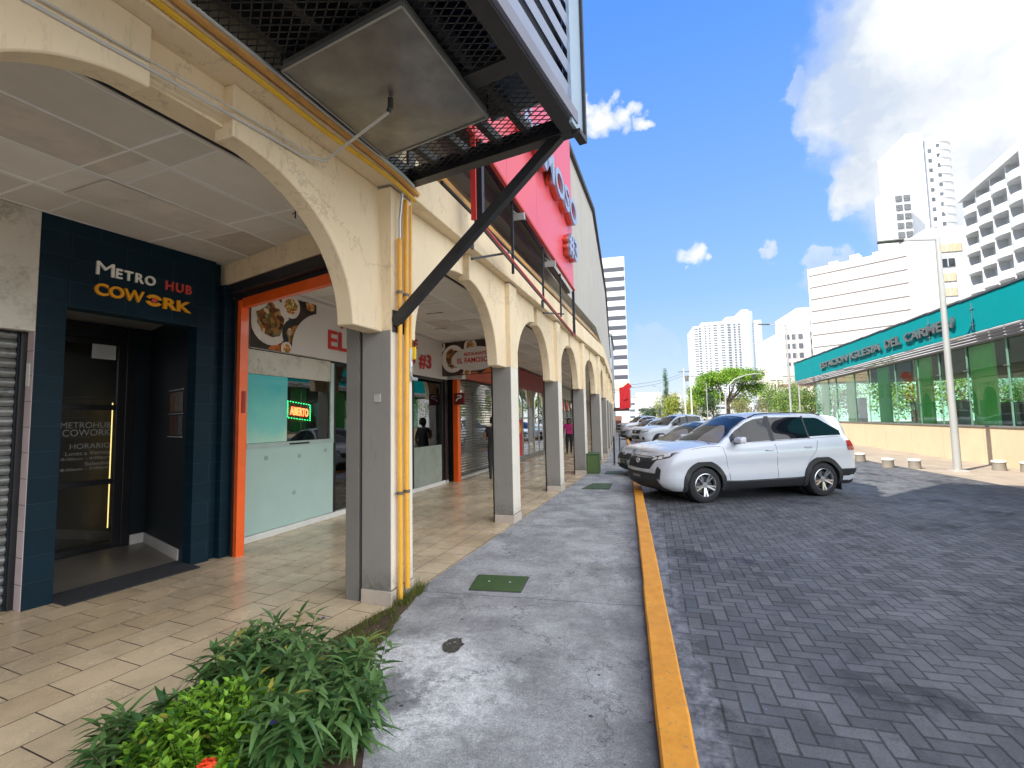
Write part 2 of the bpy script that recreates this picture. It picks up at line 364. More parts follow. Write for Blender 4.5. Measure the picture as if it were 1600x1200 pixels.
    c = t.mix(gap, t.mix(.7, (.012,.012,.014), t.mix(1, c, (.5,.5,.5), 'MULTIPLY')), c)
    far = t.ramp(t.math('ADD', sx.outputs[0], t.math('MULTIPLY', sx.outputs[1], 0.0)), [(0., 0.), (1., 0.)])
    t.base(c); t.set(Roughness=t.ramp(t.noise(3, 5), [(.3, .5), (.7, .78)])); t.bump(t.math('ADD', t.math('MULTIPLY', gap, 1.0), t.math('ADD', t.math('MULTIPLY', t.noise(150, 4, .8), .25), t.math('MULTIPLY', wn.outputs['Value'], .18))), .7, .006); return t.m
def mat_plaza():
    t = NT('plaza slabs'); b = t.n('ShaderNodeTexBrick'); t.l(t.geo.outputs['Position'], b.inputs['Vector']); b.offset = .0; b.inputs['Scale'].default_value = 1
    b.inputs['Brick Width'].default_value = .6; b.inputs['Row Height'].default_value = .6; b.inputs['Mortar Size'].default_value = .01
    b.inputs['Color1'].default_value = (.36,.30,.23,1); b.inputs['Color2'].default_value = (.33,.27,.21,1); b.inputs['Mortar'].default_value = (.22,.19,.16,1)
    c = t.mix(1, b.outputs['Color'], t.ramp(t.noise(1.4, 7, .65), [(.3, .8), (.7, 1.12)]), 'MULTIPLY'); t.base(c); t.set(Roughness=.8); t.bump(t.noise(60, 5, .7), .3, .004); return t.m
def mat_kerb():
    t = NT('yellow kerb paint'); n1 = t.noise(7, 8, .7)
    c = t.ramp(n1, [(.3, srgb(214,140,34)), (.6, srgb(232,158,46)), (.8, srgb(222,160,74))])
    c = t.mix(t.ramp(t.noise(22, 8, .78), [(.57, 0.), (.66, .85)]), c, srgb(140,118,92)); c = t.mix(t.ramp(t.noise(2.0, 6, .6), [(.5, 0.), (.75, .35)]), c, srgb(170,110,40))
    sx = t.n('ShaderNodeSeparateXYZ'); t.l(t.geo.outputs['Position'], sx.inputs[0])
    low = t.math('MULTIPLY', t.ramp(t.math('ADD', sx.outputs[2], t.math('MULTIPLY', t.noise(12, 6, .7), .05)), [(-.0, 1.), (.03, 0.)]), 1.)
    c = t.mix(low, c, srgb(120,112,100)); t.base(c); t.set(Roughness=.62); t.bump(t.math('ADD', t.noise(90, 5, .7), t.math('MULTIPLY', t.noise(8, 5), 2)), .35, .006); return t.m
g = MB().quad((-900,-700,-.14),(1200,-700,-.14),(1200,2600,-.14),(-900,2600,-.14)).build('ground', M('far ground', srgb(150,146,138), .9, scale=.05, var=.2)); tag(g, kind='structure')
rd = MB().quad((.2,-22,-.1),(8.2,-22,-.1),(8.2,75,-.1),(.0,75,-.1)).build('road', mat_pavers()); tag(rd, kind='structure')
pz = MB().quad((8.2,-22,-.096),(60,-22,-.096),(60,75,-.096),(8.2,75,-.096)).build('plaza', mat_plaza()); tag(pz, kind='structure')
m = MB()
for y in range(-22, 64): m.quad((-8,y,0),(.13,y,0),(.13,y+1,0),(-8,y+1,0))
sw = m.build('pavement', mat_concrete()); tag(sw, kind='structure')
m = MB(); ts = cuts(-24.5, SEND, 1.0)
for a, b in zip(ts, ts[1:]):
    for o0, o1 in ((-.02,1),(1,2),(2,3.3),(3.3,5.4)): m.quad(P(a,o0,.004), P(a,o1,.004), P(b,o1,.004), P(b,o0,.004))
fl = m.build('walkway_floor', mat_tiles(), uv=lambda c: inv(c)); tag(fl, kind='structure')
# kerb: cast sections, slightly uneven
m = MB(); y = 1.2; kx = lambda y: .095 if y < 20 else .095-(y-20)*.010
while y < 64:
    ln = 3.4+random.random()*.4; e = random.uniform(-.006,.006); y2 = y+ln
    a, b = kx(y)+e, kx(y2)+e; h = .045+random.uniform(-.004,.004)
    prof = [(0,-.14),(0,h-.012),(.012,h),(.158,h),(.172,h-.014),(.176,-.14)]
    n = 16; rows = []
    for q in range(n+1):
        yy = y+(y2-.006-y)*q/n; xx = a+(b-a)*q/n
        rows.append([(xx+px+(mnoise.noise(Vector((yy*2.3,px*30,1)))*.006), yy, pz_+mnoise.noise(Vector((yy*1.7,px*9,4)))*.004) for px, pz_ in prof])
    m.grid(rows); m.quad(*rows[0]); m.quad(*rows[-1]); y = y2
kb = m.build('kerb', mat_kerb(), smooth=True); tag(kb, kind='structure')
# ================================================================ arcade building
def mat_cream():
    t = NT('cream wall paint'); c = t.ramp(t.noise(1.2, 6, .6), [(.3, srgb(226,205,170)), (.7, srgb(236,218,184))])
    c = t.mix(t.math('MULTIPLY', t.ramp(t.noise(3.2, 9, .8, stretch=(3,3,.6)), [(.54, 0.), (.68, 1.)]), .42), c, srgb(150,134,110))
    c = t.mix(t.ramp(t.noise(11, 9, .85), [(.66, 0.), (.71, .55)]), c, srgb(128,112,92))
    cr = t.n('ShaderNodeTexVoronoi'); cr.feature = 'DISTANCE_TO_EDGE'; cr.inputs['Scale'].default_value = .55; a = t.n('ShaderNodeVectorMath'); a.operation = 'ADD'; t.l(t.geo.outputs['Position'], a.inputs[0]); t.l(t.noise(2.5, 6, .7, out='Color'), a.inputs[1]); t.l(a.outputs[0], cr.inputs['Vector'])
    c = t.mix(t.ramp(cr.outputs['Distance'], [(0, .45), (.006, 0.)]), c, srgb(120,104,84))
    t.base(c); t.set(Roughness=.75); t.bump(t.math('ADD', t.noise(70, 6, .7), t.math('MULTIPLY', t.noise(5, 5), 1.6)), .3, .005); MATS['cream wall paint'] = t.m; return t.m
CREAM = mat_cream()
def M_worn(name, col, base2, rough):
    t = NT(name); n1 = t.noise(1.3, 6, .6); c = t.ramp(n1, [(.3, tuple(x*.93 for x in col)), (.7, tuple(x*1.06 for x in col))])
    s_ = t.n('ShaderNodeSeparateXYZ'); t.l(t.geo.outputs['Position'], s_.inputs[0])
    foot = t.math('MULTIPLY', t.ramp(t.math('ADD', s_.outputs[2], t.math('MULTIPLY', t.noise(9, 8, .75), .5)), [(.30, .8), (.62, 0.)]), t.ramp(t.noise(26, 6, .8), [(.4, .2), (.6, 1.)]))
    c = t.mix(foot, c, base2)                                                     # splashed dirt at the foot
    c = t.mix(t.math('MULTIPLY', t.ramp(t.noise(5, 9, .8, stretch=(6,6,.5)), [(.57, 0.), (.66, 1.)]), .32), c, base2)   # run marks
    c = t.mix(t.ramp(t.noise(16, 8, .85), [(.70, 0.), (.73, .8)]), c, srgb(196,190,176))                                 # chipped paint
    t.base(c); t.set(Roughness=rough); t.bump(t.math('ADD', t.noise(90, 5, .6), t.math('MULTIPLY', t.noise(7, 4), 1.2)), .25, .004); return t.m
COLG = M('grey column paint', srgb(122,119,114), .6, var=.06, scale=1.5, dirt=.15, bump=.2, bscale=110)
COLW = M_worn('worn grey column paint', srgb(140,136,130), srgb(70,64,56), .6)
COLS = M_worn('pale column side paint', srgb(226,219,204), srgb(140,128,108), .65) if 1 else M('pale column side paint', srgb(226,219,204), .65, var=.06, scale=1.5, dirt=.2, bump=.2)
DARK = M('dark void', (.012,.012,.013), .9)
BLK = M('black steel', (.018,.019,.022), .42, var=.3, scale=8, bump=.1)
WCEIL = M('white ceiling board', srgb(206,198,188), .8, var=.04, scale=2)
AB = wthing('arcade_building', 'long cream arcade building with grey columns and round arches along the pavement', 'building', (-2.05,3.9,0))
NB = 17; PITCH = [(-3.45)]+[0]; cs = [-3.5, 0.0, 3.38, 6.66, 9.88, 13.02]
while cs[-1]+3.28 < SEND-.5: cs.append(cs[-1]+3.28)
def panel(sa, sb, kind, o0=.085, o1=.235, z0=2.42, zt=3.78):
    """half arch bracket: from capital edge sa (springing) to key edge sb"""
    n = 18; pts = []; rx = abs(sb-sa)+.03; rz = 1.03; d = 1 if sb > sa else -1
    for k in range(n+1):
        t = math.pi/2*k/n; x = rx*(1-math.cos(t)); z = z0+rz*math.sin(t)
        if x > abs(sb-sa): break
        pts.append((sa+d*x, z))
    pts.append((sb, pts[-1][1])); return pts
for i, c in enumerate(cs):
    w = .36; cap0, cap1 = c-.40, c+w+.20     # capital overhang on either side
    nxt = cs[i+1] if i+1 < len(cs) else c+3.28; prv = cs[i-1] if i else c-3.28
    if c > -2:
        co = MB(); q = [P(c,0), P(c+w,0), P(c+w,.31), P(c,.31)]; co.prism(q, (0,0,3.8)); cob = co.build('column', COLW, AB, bevel=.006)
        pf = MB().prism([P(c+.0,-.006,2.44), P(c+w,-.006,2.44), P(c+w,.30,2.44), P(c,.30,2.44)], (0,0,1.36)); 
        q2 = MB(); q2.prism([P(c+.012,.35,0), P(c+w-.04,.35,0), P(c+w-.04,.50,0), P(c+.012,.50,0)], (0,0,3.62)); q2.build('inner_pier', COLG, AB, bevel=.005) if i <= 1 else None
        t = MB(); t.prism([P(c+.05,.312,0), P(c+.16,.312,0), P(c+.16,.349,0), P(c+.05,.349,0)], (0,0,2.9)); t.build('shutter_track', BLK, AB)
        MB().prism([P(c+.003,-.004,.14), P(c+w+.004,-.004,.14), P(c+w+.004,.0015,.14), P(c+.003,.0015,.14)], (0,0,2.29)).build('column_face', COLS, cob)
        MB().prism([P(c-.002,-.006,2.432), P(c+w+.006,-.006,2.432), P(c+w+.006,.315,2.432), P(c-.002,.315,2.432)], (0,0,1.34)).build('pilaster', CREAM, cob)
        pl = MB(); pl.prism([P(c-.014,-.016,0), P(c+w+.014,-.016,0), P(c+w+.014,.305,0), P(c-.014,.305,0)], (0,0,.125)); pl.build('plinth', M('plinth tile', srgb(190,178,165), .5, var=.08, dirt=.3), cob, bevel=.004)
    midL = (prv+w+c)/2+.02; midR = (c+w+nxt)/2-.06
    if i == 1: midL = -1.58
    if i == 0: midR = -1.90
    half = MB()
    prof = []
    l = panel(cap0, midL+.08, 0); r = panel(cap1, midR-.08, 0)
    outline = l[::-1] + r                         # from left key down to the left capital edge, across, up to the right key
    outline += [(r[-1][0], 3.80), (l[-1][0], 3.80)]
    # front and back faces are filled polygons, edges joined between
    O0, O1 = .07, .24
    half.prism([P(s_, O0, z_) for s_, z_ in outline], P(c, O1)-P(c, O0)) if abs(P(c,0).x) > 0 else None
    half.build('arch_bracket', CREAM, AB, bevel=.012, smooth=True, angle=25)
run(MB(), -24.5, SEND, .16, .36, 3.52, 3.80).build('key_beam', CREAM, AB)
run(MB(), -24.5, SEND, .36, .52, 3.60, 3.80).build('gap_shade', DARK, AB)  # dark strip painted in as the shade of the gap behind the arches
run(MB(), -24.5, SEND, -.06, .40, 3.80, 4.22).build('fascia_band', CREAM, AB, bevel=.01)
run(MB(), -24.5, SEND, .40, .55, 3.80, 5.1).build('recess_wall', M('recess wall', srgb(176,160,136), .8, var=.1, dirt=.4), AB)
# tall upper wall of vertical panels
UP = M('upper wall panels', srgb(180,176,168), .7, var=.04, scale=.8, dirt=.12, bump=.1)
m = MB(); s_ = -24.5
while s_ < SEND-.1:
    e = min(s_+3.28/2, SEND); run(m, s_+.012, e-.0, .20, .55, 5.0, 9.45); s_ = e
m.build('upper_wall', UP, AB)
run(MB(), -24.5, SEND, .23, .55, 5.01, 9.44).build('panel_joint', M('joint shade', (.2,.18,.15), .9), AB)
run(MB(), -24.5, SEND, .10, .6, 9.45, 9.60).build('coping', M('dark coping', (.05,.05,.055), .6), AB)
run(MB(), -24.5, SEND, .6, 12, 9.30, 9.50).build('roof', M('roof sheet', (.3,.3,.3), .8), AB)
run(MB(), -24.5, SEND, 5.35, 5.5, 0, 9.30).build('rear_wall', M('rear wall', srgb(150,140,128), .9), AB)
MB().prism([P(-24.5,.2,0), P(-24.5,6.0,0), P(-24.4,6.0,0), P(-24.4,.2,0)], (0,0,9.4)).build('end_wall', CREAM, AB)
# suspended ceiling: boards in a thin grid, a few stained or sagging
def mat_ceiling():
    t = NT('ceiling boards'); uv = t.n('ShaderNodeUVMap').outputs[0]
    b = t.n('ShaderNodeTexBrick'); t.l(uv, b.inputs['Vector']); b.offset = .0; b.inputs['Scale'].default_value = 1
    b.inputs['Brick Width'].default_value = 1.22; b.inputs['Row Height'].default_value = .61; b.inputs['Mortar Size'].default_value = .014; b.inputs['Mortar Smooth'].default_value = .1
    b.inputs['Color1'].default_value = (*srgb(230,225,217),1); b.inputs['Color2'].default_value = (*srgb(208,202,193),1); b.inputs['Mortar'].default_value = (.80,.79,.77,1)
    c = t.mix(1, b.outputs['Color'], t.ramp(t.noise(1.1, 6, .6), [(.3, .88), (.65, 1.04)]), 'MULTIPLY')
    c = t.mix(t.ramp(t.noise(1.4, 8, .8), [(.66, 0.), (.74, .5)]), c, srgb(130,110,90)); t.base(c); t.set(Roughness=.85)
    t.bump(t.math('ADD', b.outputs['Fac'], t.math('MULTIPLY', t.noise(3, 3), .5)), .6, .01); return t.m
m = MB()
for a, b in zip(cuts(-24.5,SEND,1.0), cuts(-24.5,SEND,1.0)[1:]): m.quad(P(a,.56,3.63), P(b,.56,3.63), P(b,5.35,3.63), P(a,5.35,3.63))
m.build('ceiling', mat_ceiling(), AB, uv=lambda c: inv(c))
TB = M('ceiling tee bar', (.86,.85,.83), .6, var=.02)
m = MB()
for o in (1.17,1.78,2.39,3.0): run(m, -4, 24, o-.011, o+.011, 3.6235, 3.632)
m.build('ceiling_bars', TB, AB); m = MB()
for k in range(23): s_ = -3.9+k*1.22; m.prism([P(s_-.010,.57,3.6242), P(s_+.010,.57,3.6242), P(s_+.010,3.3,3.6242), P(s_-.010,3.3,3.6242)], (0,0,.009))
m.build('ceiling_bars', TB, AB)
# boards that have slipped or stained
for (s_, o, dz, cc) in ((-.68,2.085,.010,srgb(214,208,198)),(.54,2.085,.0,srgb(192,182,170)),(-1.9,1.475,.006,srgb(204,196,186)),(.54,2.695,.0,srgb(206,200,190)),(5.42,2.085,.0,srgb(200,192,182))):
    c0 = s_-.54-.0; MB().prism([P(s_-.59,o-.29,3.626-dz), P(s_+.59,o-.29,3.626-dz*.2), P(s_+.59,o+.29,3.626), P(s_-.59,o+.29,3.626-dz)], (0,0,.003)).build('ceiling_board', M('board %.2f' % cc[0], cc, .85, var=.10, scale=3, dirt=.25), AB)
run(MB(), -24.5, SEND, .53, .56, 3.60, 3.72).build('ceiling_edge', WCEIL, AB)
# ceiling details: hook with its nail, dark slot vents, hatch
m = MB()
for (s_, o, l) in ((.35,1.0,.30),(-.9,2.1,.28),(4.2,1.6,.35),(5.6,2.2,.3)): m.prism([P(s_,o,3.622), P(s_+.02,o,3.622), P(s_+.02,o+l,3.622), P(s_,o+l,3.622)], (0,0,.006))
m.build('ceiling_vent', DARK, AB)
MB().tube([P(-.30,.82,3.63), P(-.30,.82,3.50)], .006, 6).tube([P(-.30,.80,3.56), P(-.30,.86,3.545)], .004, 5).build('ceiling_hook', BLK, AB)
MB().prism([P(5.0,1.25,3.615), P(5.45,1.25,3.615), P(5.45,1.85,3.615), P(5.0,1.85,3.615)], (0,0,.012)).build('ceiling_hatch', WCEIL, AB, bevel=.004)
# ================================================================ shopfronts
class Fr:
    """straight frame on the ground: t along, o inward, z up"""
    def __init__(s, a, b, flip=1):
        s.a = Vector((a[0],a[1],0)); d = Vector((b[0]-a[0], b[1]-a[1], 0)).normalized(); s.d = d; s.n = Vector((-d.y, d.x, 0))*flip
    def __call__(s, t, o=0, z=0): return s.a+s.d*t+s.n*o+Vector((0,0,z))
    def box(s, mb, t0, t1, o0, o1, z0, z1):
        mb.prism([s(t0,o0,z0), s(t1,o0,z0), s(t1,o1,z0), s(t0,o1,z0)], (0,0,z1-z0)); return mb
def B(fr, name, mat, par, t0, t1, o0, o1, z0, z1, bevel=0):
    return fr.box(MB(), t0, t1, o0, o1, z0, z1).build(name, mat, par, bevel=bevel)
def pane(fr, name, mat, par, t0, t1, o, z0, z1): return MB().quad(fr(t0,o,z0), fr(t1,o,z0), fr(t1,o,z1), fr(t0,o,z1)).build(name, mat, par)
ORANGE = M('orange paint', srgb(242,98,28), .32, var=.08, scale=2, dirt=.15, coat=.3)
BLACKM = M('black aluminium', (.012,.012,.014), .35)
WHITE = M('white paint', srgb(222,222,216), .5, var=.05, dirt=.1)
SHOPG = glass('shop glass', (.55,.62,.62), .10)
DOORG = glass('door glass', (.35,.38,.38), .06)
RED = M('sign red', srgb(196,42,36), .5, var=.05)
# ---- coworking entrance
H = Fr((-5.226,3.184), (-4.85,4.93))
def mat_teal():
    t = NT('teal glazed blocks'); g = t.tc.outputs['Object']; m_ = t.n('ShaderNodeUVMap').outputs[0]
    b = t.n('ShaderNodeTexBrick'); t.l(m_, b.inputs['Vector']); b.offset = .5; b.inputs['Scale'].default_value = 1
    b.inputs['Brick Width'].default_value = .46; b.inputs['Row Height'].default_value = .232; b.inputs['Mortar Size'].default_value = .0035; b.inputs['Mortar Smooth'].default_value = .3
    b.inputs['Color1'].default_value = (.0042,.021,.035,1); b.inputs['Color2'].default_value = (.0034,.017,.029,1); b.inputs['Mortar'].default_value = (.016,.040,.055,1)
    c = t.mix(1, b.outputs['Color'], t.ramp(t.noise(2.5, 6, .6), [(.3, .82), (.7, 1.12)]), 'MULTIPLY'); t.base(c); t.set(Roughness=.5); t.b.inputs['Specular IOR Level'].default_value = .18
    t.bump(t.math('ADD', t.math('MULTIPLY', b.outputs['Fac'], -1), t.math('MULTIPLY', t.noise(50, 4), .1)), .5, .004); return t.m
TEAL = mat_teal()
def huv(c): q = c-H.a; return (q.dot(H.d)+q.dot(H.n), c.z)
HB = wthing('cowork_entrance', 'dark teal block entrance with recessed glass door and METRO HUB COWORK lettering', 'shop entrance', tuple(H(0,0,0)))
m = MB(); H.box(m, 0,.215, 0,.16, 0,3.62); m.build('wall', TEAL, HB, uv=huv, bevel=.003)
m = MB(); H.box(m, .215,1.43, 0,.16, 2.765,3.62); m.build('lintel', TEAL, HB, uv=huv)
m = MB(); H.box(m, 1.43,1.64, 0,.16, 0,3.62); m.build('wall', TEAL, HB, uv=huv, bevel=.003)
m = MB(); H.box(m, 1.64,1.74, .06,.16, 0,3.62); H.box(m, 1.74,1.85, -.03,.16, 0,3.36); m.build('pilaster', TEAL, HB, uv=huv, bevel=.003)
B(H, 'end_tiles', M('pinkish side tile', srgb(196,180,182), .6, var=.06, dirt=.2), HB, -.006,-.001, .004,.158, 0,2.49)
m = MB()
for k in range(11): H.box(m, -.008,-.006, .003,.158, .225+k*.232,.230+k*.232)
m.build('tile_joint', M('tile joint', (.06,.06,.065), .8), HB)
B(H, 'light_switch', WHITE, HB, -.014,-.007, .05,.11, 1.99,2.2)
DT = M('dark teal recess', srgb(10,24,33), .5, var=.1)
# recess: side walls, back wall beside the door, ceiling, floor
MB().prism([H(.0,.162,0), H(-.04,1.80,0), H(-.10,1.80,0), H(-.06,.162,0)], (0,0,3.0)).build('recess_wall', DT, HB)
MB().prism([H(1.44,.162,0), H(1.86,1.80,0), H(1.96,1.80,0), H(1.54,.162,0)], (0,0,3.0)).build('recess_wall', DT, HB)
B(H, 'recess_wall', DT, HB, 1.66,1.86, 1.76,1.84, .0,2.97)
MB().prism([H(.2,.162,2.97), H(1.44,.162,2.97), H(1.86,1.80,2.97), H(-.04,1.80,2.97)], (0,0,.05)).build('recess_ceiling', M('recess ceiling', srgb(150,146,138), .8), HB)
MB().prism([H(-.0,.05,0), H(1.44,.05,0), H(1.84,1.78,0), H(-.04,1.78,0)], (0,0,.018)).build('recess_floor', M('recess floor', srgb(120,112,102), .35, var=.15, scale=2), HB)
SK = M('white skirting', srgb(200,196,190), .5)
MB().prism([H(1.47,.30,.018), H(1.845,1.755,.018), H(1.830,1.755,.018), H(1.455,.30,.018)], (0,0,.13)).build('skirting', SK, HB)
B(H, 'skirting', SK, HB, 1.665,1.83, 1.742,1.755, .018,.148)
D = wthing('glass_door', 'black framed glass door with printed opening hours at the back of the dark teal recess', 'door', tuple(H(.6,1.76,0)))
m = MB(); H.box(m, .15,.22, 1.74,1.80, .02,2.96); H.box(m, 1.55,1.655, 1.73,1.80, .02,2.96); H.box(m, .22,1.55, 1.74,1.80, 2.76,2.88); H.box(m, .22,1.55, 1.745,1.795, 2.90,2.96); m.build('frame', BLACKM, D, bevel=.004)
m = MB(); H.box(m, .22,.29, 1.75,1.79, .03,2.75); H.box(m, 1.46,1.55, 1.75,1.79, .03,2.75)
for z in (.03,.86,1.83,2.68): H.box(m, .29,1.46, 1.75,1.79, z,z+.07)
m.build('leaf_frame', BLACKM, D, bevel=.003)
pane(H, 'glass', DOORG, D, .29,1.46, 1.77, .05,2.7)
B(H, 'notice', M('paper', (.75,.75,.74), .8), D, 1.16,1.42, 1.742,1.746, 2.50,2.69)
FROST = M('frosted vinyl', srgb(150,152,150), .6, var=.02)
for i, (tx, z, h, wd) in enumerate((('METROHUB',1.60,.075,.52), ('COWORK',1.50,.085,.50), ('HORARIO',1.34,.065,.42), ('Lunes a Viernes',1.26,.05,.46), ('8:00am - 6:00pm',1.19,.045,.50), ('Sabados',1.125,.045,.26), ('8:00am - 3:00pm',1.06,.045,.50))):
    place_text('lettering', tx, H(1.40-wd if i else .88,1.744,z), H.d, FROST, D, h, wd, .0015)
B(H, 'handle', M('steel', (.6,.6,.6), .25, 1), D, .36,.385, 1.70,1.72, .95,1.55)
# room behind the door, with its lit strip
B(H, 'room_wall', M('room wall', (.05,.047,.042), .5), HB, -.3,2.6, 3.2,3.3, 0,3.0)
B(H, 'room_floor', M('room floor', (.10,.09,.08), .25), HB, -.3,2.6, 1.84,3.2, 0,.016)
B(H, 'led_strip', M('led strip', (1,.8,.35), .5, emit=((1.0,.72,.25), .9)), HB, 1.66,1.669, 2.30,2.312, .20,1.95)
# notices on the right wall of the recess
nb = wthing('notice_board', 'grid of small printed notices on the dark side wall of the recess', 'notice board', tuple(H(1.56,.5,1.4)))
e = H(1.53,.50)-H(1.453,.162); dv = (H(1.86,1.80)-H(1.44,.162)).normalized()
for r_ in range(2):
    for c_ in range(3):
        a = H(1.44,.162,0)+dv*(.16+c_*.17)-H.d*.004; cc = random.choice([srgb(120,110,104), srgb(96,98,102), srgb(140,96,58), srgb(92,60,52)])
        MB().prism([a+Vector((0,0,1.49+r_*.29)), a+dv*.15+Vector((0,0,1.49+r_*.29)), a+dv*.15-H.d*.004+Vector((0,0,1.49+r_*.29)), a-H.d*.004+Vector((0,0,1.49+r_*.29))], (0,0,.24)).build('notice', M('print %.2f%.2f' % (cc[0], cc[1]), cc, .5, var=.35, scale=14), nb)
for z in (1.47,1.755,2.05):
    a = H(1.44,.162,z)+dv*.14-H.d*.010; MB().bar(a, a+dv*.55, .008, .012).build('rail', M('acrylic', (.55,.6,.6), .15), nb)
# sign lettering
LW, LR, LY = M('letter white', srgb(238,236,226), .45), M('letter coral', srgb(206,74,66), .45), M('letter amber', srgb(232,158,24), .45)
SG = wthing('cowork_sign', 'raised white, coral and amber letters reading METRO HUB COWORK on the teal lintel', 'sign', tuple(H(.42,0,2.9)))
place_text('lettering', 'M', H(.425,-.012,3.142), H.d, LW, SG, .135, .15, .012, .0)
place_text('lettering', 'ETRO', H(.59,-.012,3.142), H.d, LW, SG, .105, .37, .012, .02, spacing=1.25)
place_text('lettering', 'HUB', H(1.065,-.012,3.135), H.d, LR, SG, .105, .28, .012, .02, spacing=1.2)
place_text('lettering', 'COW', H(.415,-.014,2.93), H.d, LY, SG, .125, .44, .014, .03)
place_text('lettering', 'RK', H(1.045,-.014,2.915), H.d, LY, SG, .125, .30, .014, .03)
m = MB(); n = 26
for h0, h1 in ((.10,.86),(1.10,1.86)):
    ring = [];
    for k in range(n+1):
        a = math.pi*(h0+(h1-h0)*k/n); ring.append((H(.955+math.cos(a)*.084,-.014,2.985+math.sin(a)*.064), H(.955+math.cos(a)*.046,-.014,2.985+math.sin(a)*.030)))
    m = MB()
    for (p, q), (p2, q2) in zip(ring, ring[1:]): m.prism([p, q, q2, p2], H.n*.012)
    m.build('emblem_ring', LY, SG)
m = MB(); m.lathe([(0,0),(.026,0),(.026,.016),(0,.016)], n=18, mat=Matrix.Translation(H(.955,-.006,2.985)) @ H.n.to_track_quat('Z','Y').to_matrix().to_4x4() @ Matrix.Rotation(math.pi,4,'X')); m.build('emblem_dot', LR, SG)
mt = MB().prism([H(.22,-.22,.006), H(1.42,-.20,.006), H(1.46,.26,.02), H(.20,.20,.02)], (0,0,.012)).build('door_mat', M('door mat', srgb(46,47,52), .95, var=.2, scale=20, bump=1, bscale=300)); tag(mt, 'dark grey rubber door mat before the teal entrance', 'door mat')
# ---- marble band and roller shutter left of it
L0 = Fr((-5.226-.376*2.2,3.184-1.746*2.2), (-5.226,3.184))
def mat_marble():
    t = NT('veined marble'); n1 = t.noise(1.6, 10, .75, out='Color'); v = t.n('ShaderNodeVectorMath'); v.operation = 'ADD'; t.l(t.geo.outputs['Position'], v.inputs[0]); t.l(n1, v.inputs[1])
    c = t.ramp(t.noise(2.4, 10, .7, vec=v.outputs[0]), [(.36, srgb(150,142,126)), (.50, srgb(205,200,186)), (.75, srgb(216,211,198))]); c = t.mix(t.ramp(t.noise(5, 9, .8, vec=v.outputs[0]), [(.6, 0.), (.72, .4)]), c, srgb(120,112,98))
    t.base(c); t.set(Roughness=.28); return t.m
LT = (L0.a-H.a).length
B(L0, 'marble_band', mat_marble(), AB, -1.0, LT-.002, .0,.10, 2.49,3.62, bevel=.003)
RS = wthing('roller_shutter', 'closed grey steel roller shutter of horizontal slats under the marble band', 'roller shutter', tuple(L0(LT-.7,.2,0)))
m = MB(); z = .05; SLAT = M('shutter steel', srgb(140,142,140), .42, .6, var=.25, scale=5, dirt=.6, grime=(.03,.03,.03))
while z < 2.44:
    n = 6; rows = []
    for tt in (-1.0, LT-.03): rows.append([L0(tt, .20-.022*math.sin(math.pi*k/n), z+.082*k/n) for k in range(n+1)])
    m.grid(rows); z += .088
m.build('slats', SLAT, RS, smooth=True)
m = MB()
for z_ in (1.55,1.30,1.05): L0.box(m, -.6,LT-.3, .165,.175, z_,z_+.012)
B(L0, 'side_track', BLACKM, RS, LT-.05,LT-.0, .13,.16, 0,2.49); B(L0, 'bottom_rail', BLACKM, RS, -1.0,LT-.03, .17,.21, .0,.05)
B(L0, 'backing', DARK, RS, -1.0,LT, .24,.26, 0,2.6)
# ---- restaurant front
G = Fr((-5.094,5.544), (-4.6,11.77))
RF = wthing('restaurant_shopfront', 'glazed restaurant front with pale green lower panels and white sill', 'shopfront', tuple(G(0,0,0)))
FROSTG = M('pale green film', srgb(176,202,194), .45, var=.04, scale=1.5, dirt=.05)
CYAN = None
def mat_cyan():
    t = NT('cyan reflection tint'); s = t.n('ShaderNodeSeparateXYZ'); t.l(t.geo.outputs['Position'], s.inputs[0])
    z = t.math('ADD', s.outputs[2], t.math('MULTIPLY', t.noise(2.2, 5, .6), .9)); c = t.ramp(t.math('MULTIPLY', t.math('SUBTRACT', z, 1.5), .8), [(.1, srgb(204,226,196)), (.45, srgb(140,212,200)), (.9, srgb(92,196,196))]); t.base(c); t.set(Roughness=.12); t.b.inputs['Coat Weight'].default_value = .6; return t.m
B(G, 'sill', WHITE, RF, -.1,6.26, -.05,.06, 0,.085, bevel=.006)
B(G, 'lower_panel', FROSTG, RF, .0,1.80, -.01,.02, .09,1.27)
for tt, zz in ((.35,1.12),(1.0,1.10),(1.6,1.15),(.9,.55)):
    MB().lathe([(0,0),(.035,0),(.035,.004),(0,.004)], n=12, mat=Matrix.Translation(G(tt,-.0145,zz)) @ (-G.n).to_track_quat('Z','Y').to_matrix().to_4x4()).build('suction_mark', M('suction mark', srgb(150,172,166), .5), RF)
B(G, 'ledge', M('grey ledge', srgb(168,186,180), .4), RF, .0,1.80, -.025,.02, 1.27,1.335)
B(G, 'ledge_slot', BLACKM, RF, .78,1.2, -.030,-.026, 1.285,1.31)
B(G, 'reflection_panel', mat_cyan(), RF, .0,.74, -.008,.02, 1.34,2.31)  # cyan gradient painted in as the station's reflection on the glass
pane(G, 'window_glass', SHOPG, RF, .74,1.72, .0, 1.34,2.31)
B(G, 'mullion', M('pale mullion', srgb(186,206,200), .35), RF, 1.72,1.80, -.02,.03, 1.335,2.64, bevel=.004)
B(G, 'transom_panel', mat_marble(), RF, 0,1.72, -.006,.02, 2.315,2.66)
pane(G, 'door_glass', DOORG, RF, 1.86,3.0, .02, .09,2.6); pane(G, 'door_glass', SHOPG, RF, 3.06,6.0, .02, .62,2.55)
B(G, 'lower_panel', M('clear pale panel', srgb(150,158,146), .25), RF, 3.06,5.98, -.002,.018, .09,1.0)
m = MB()
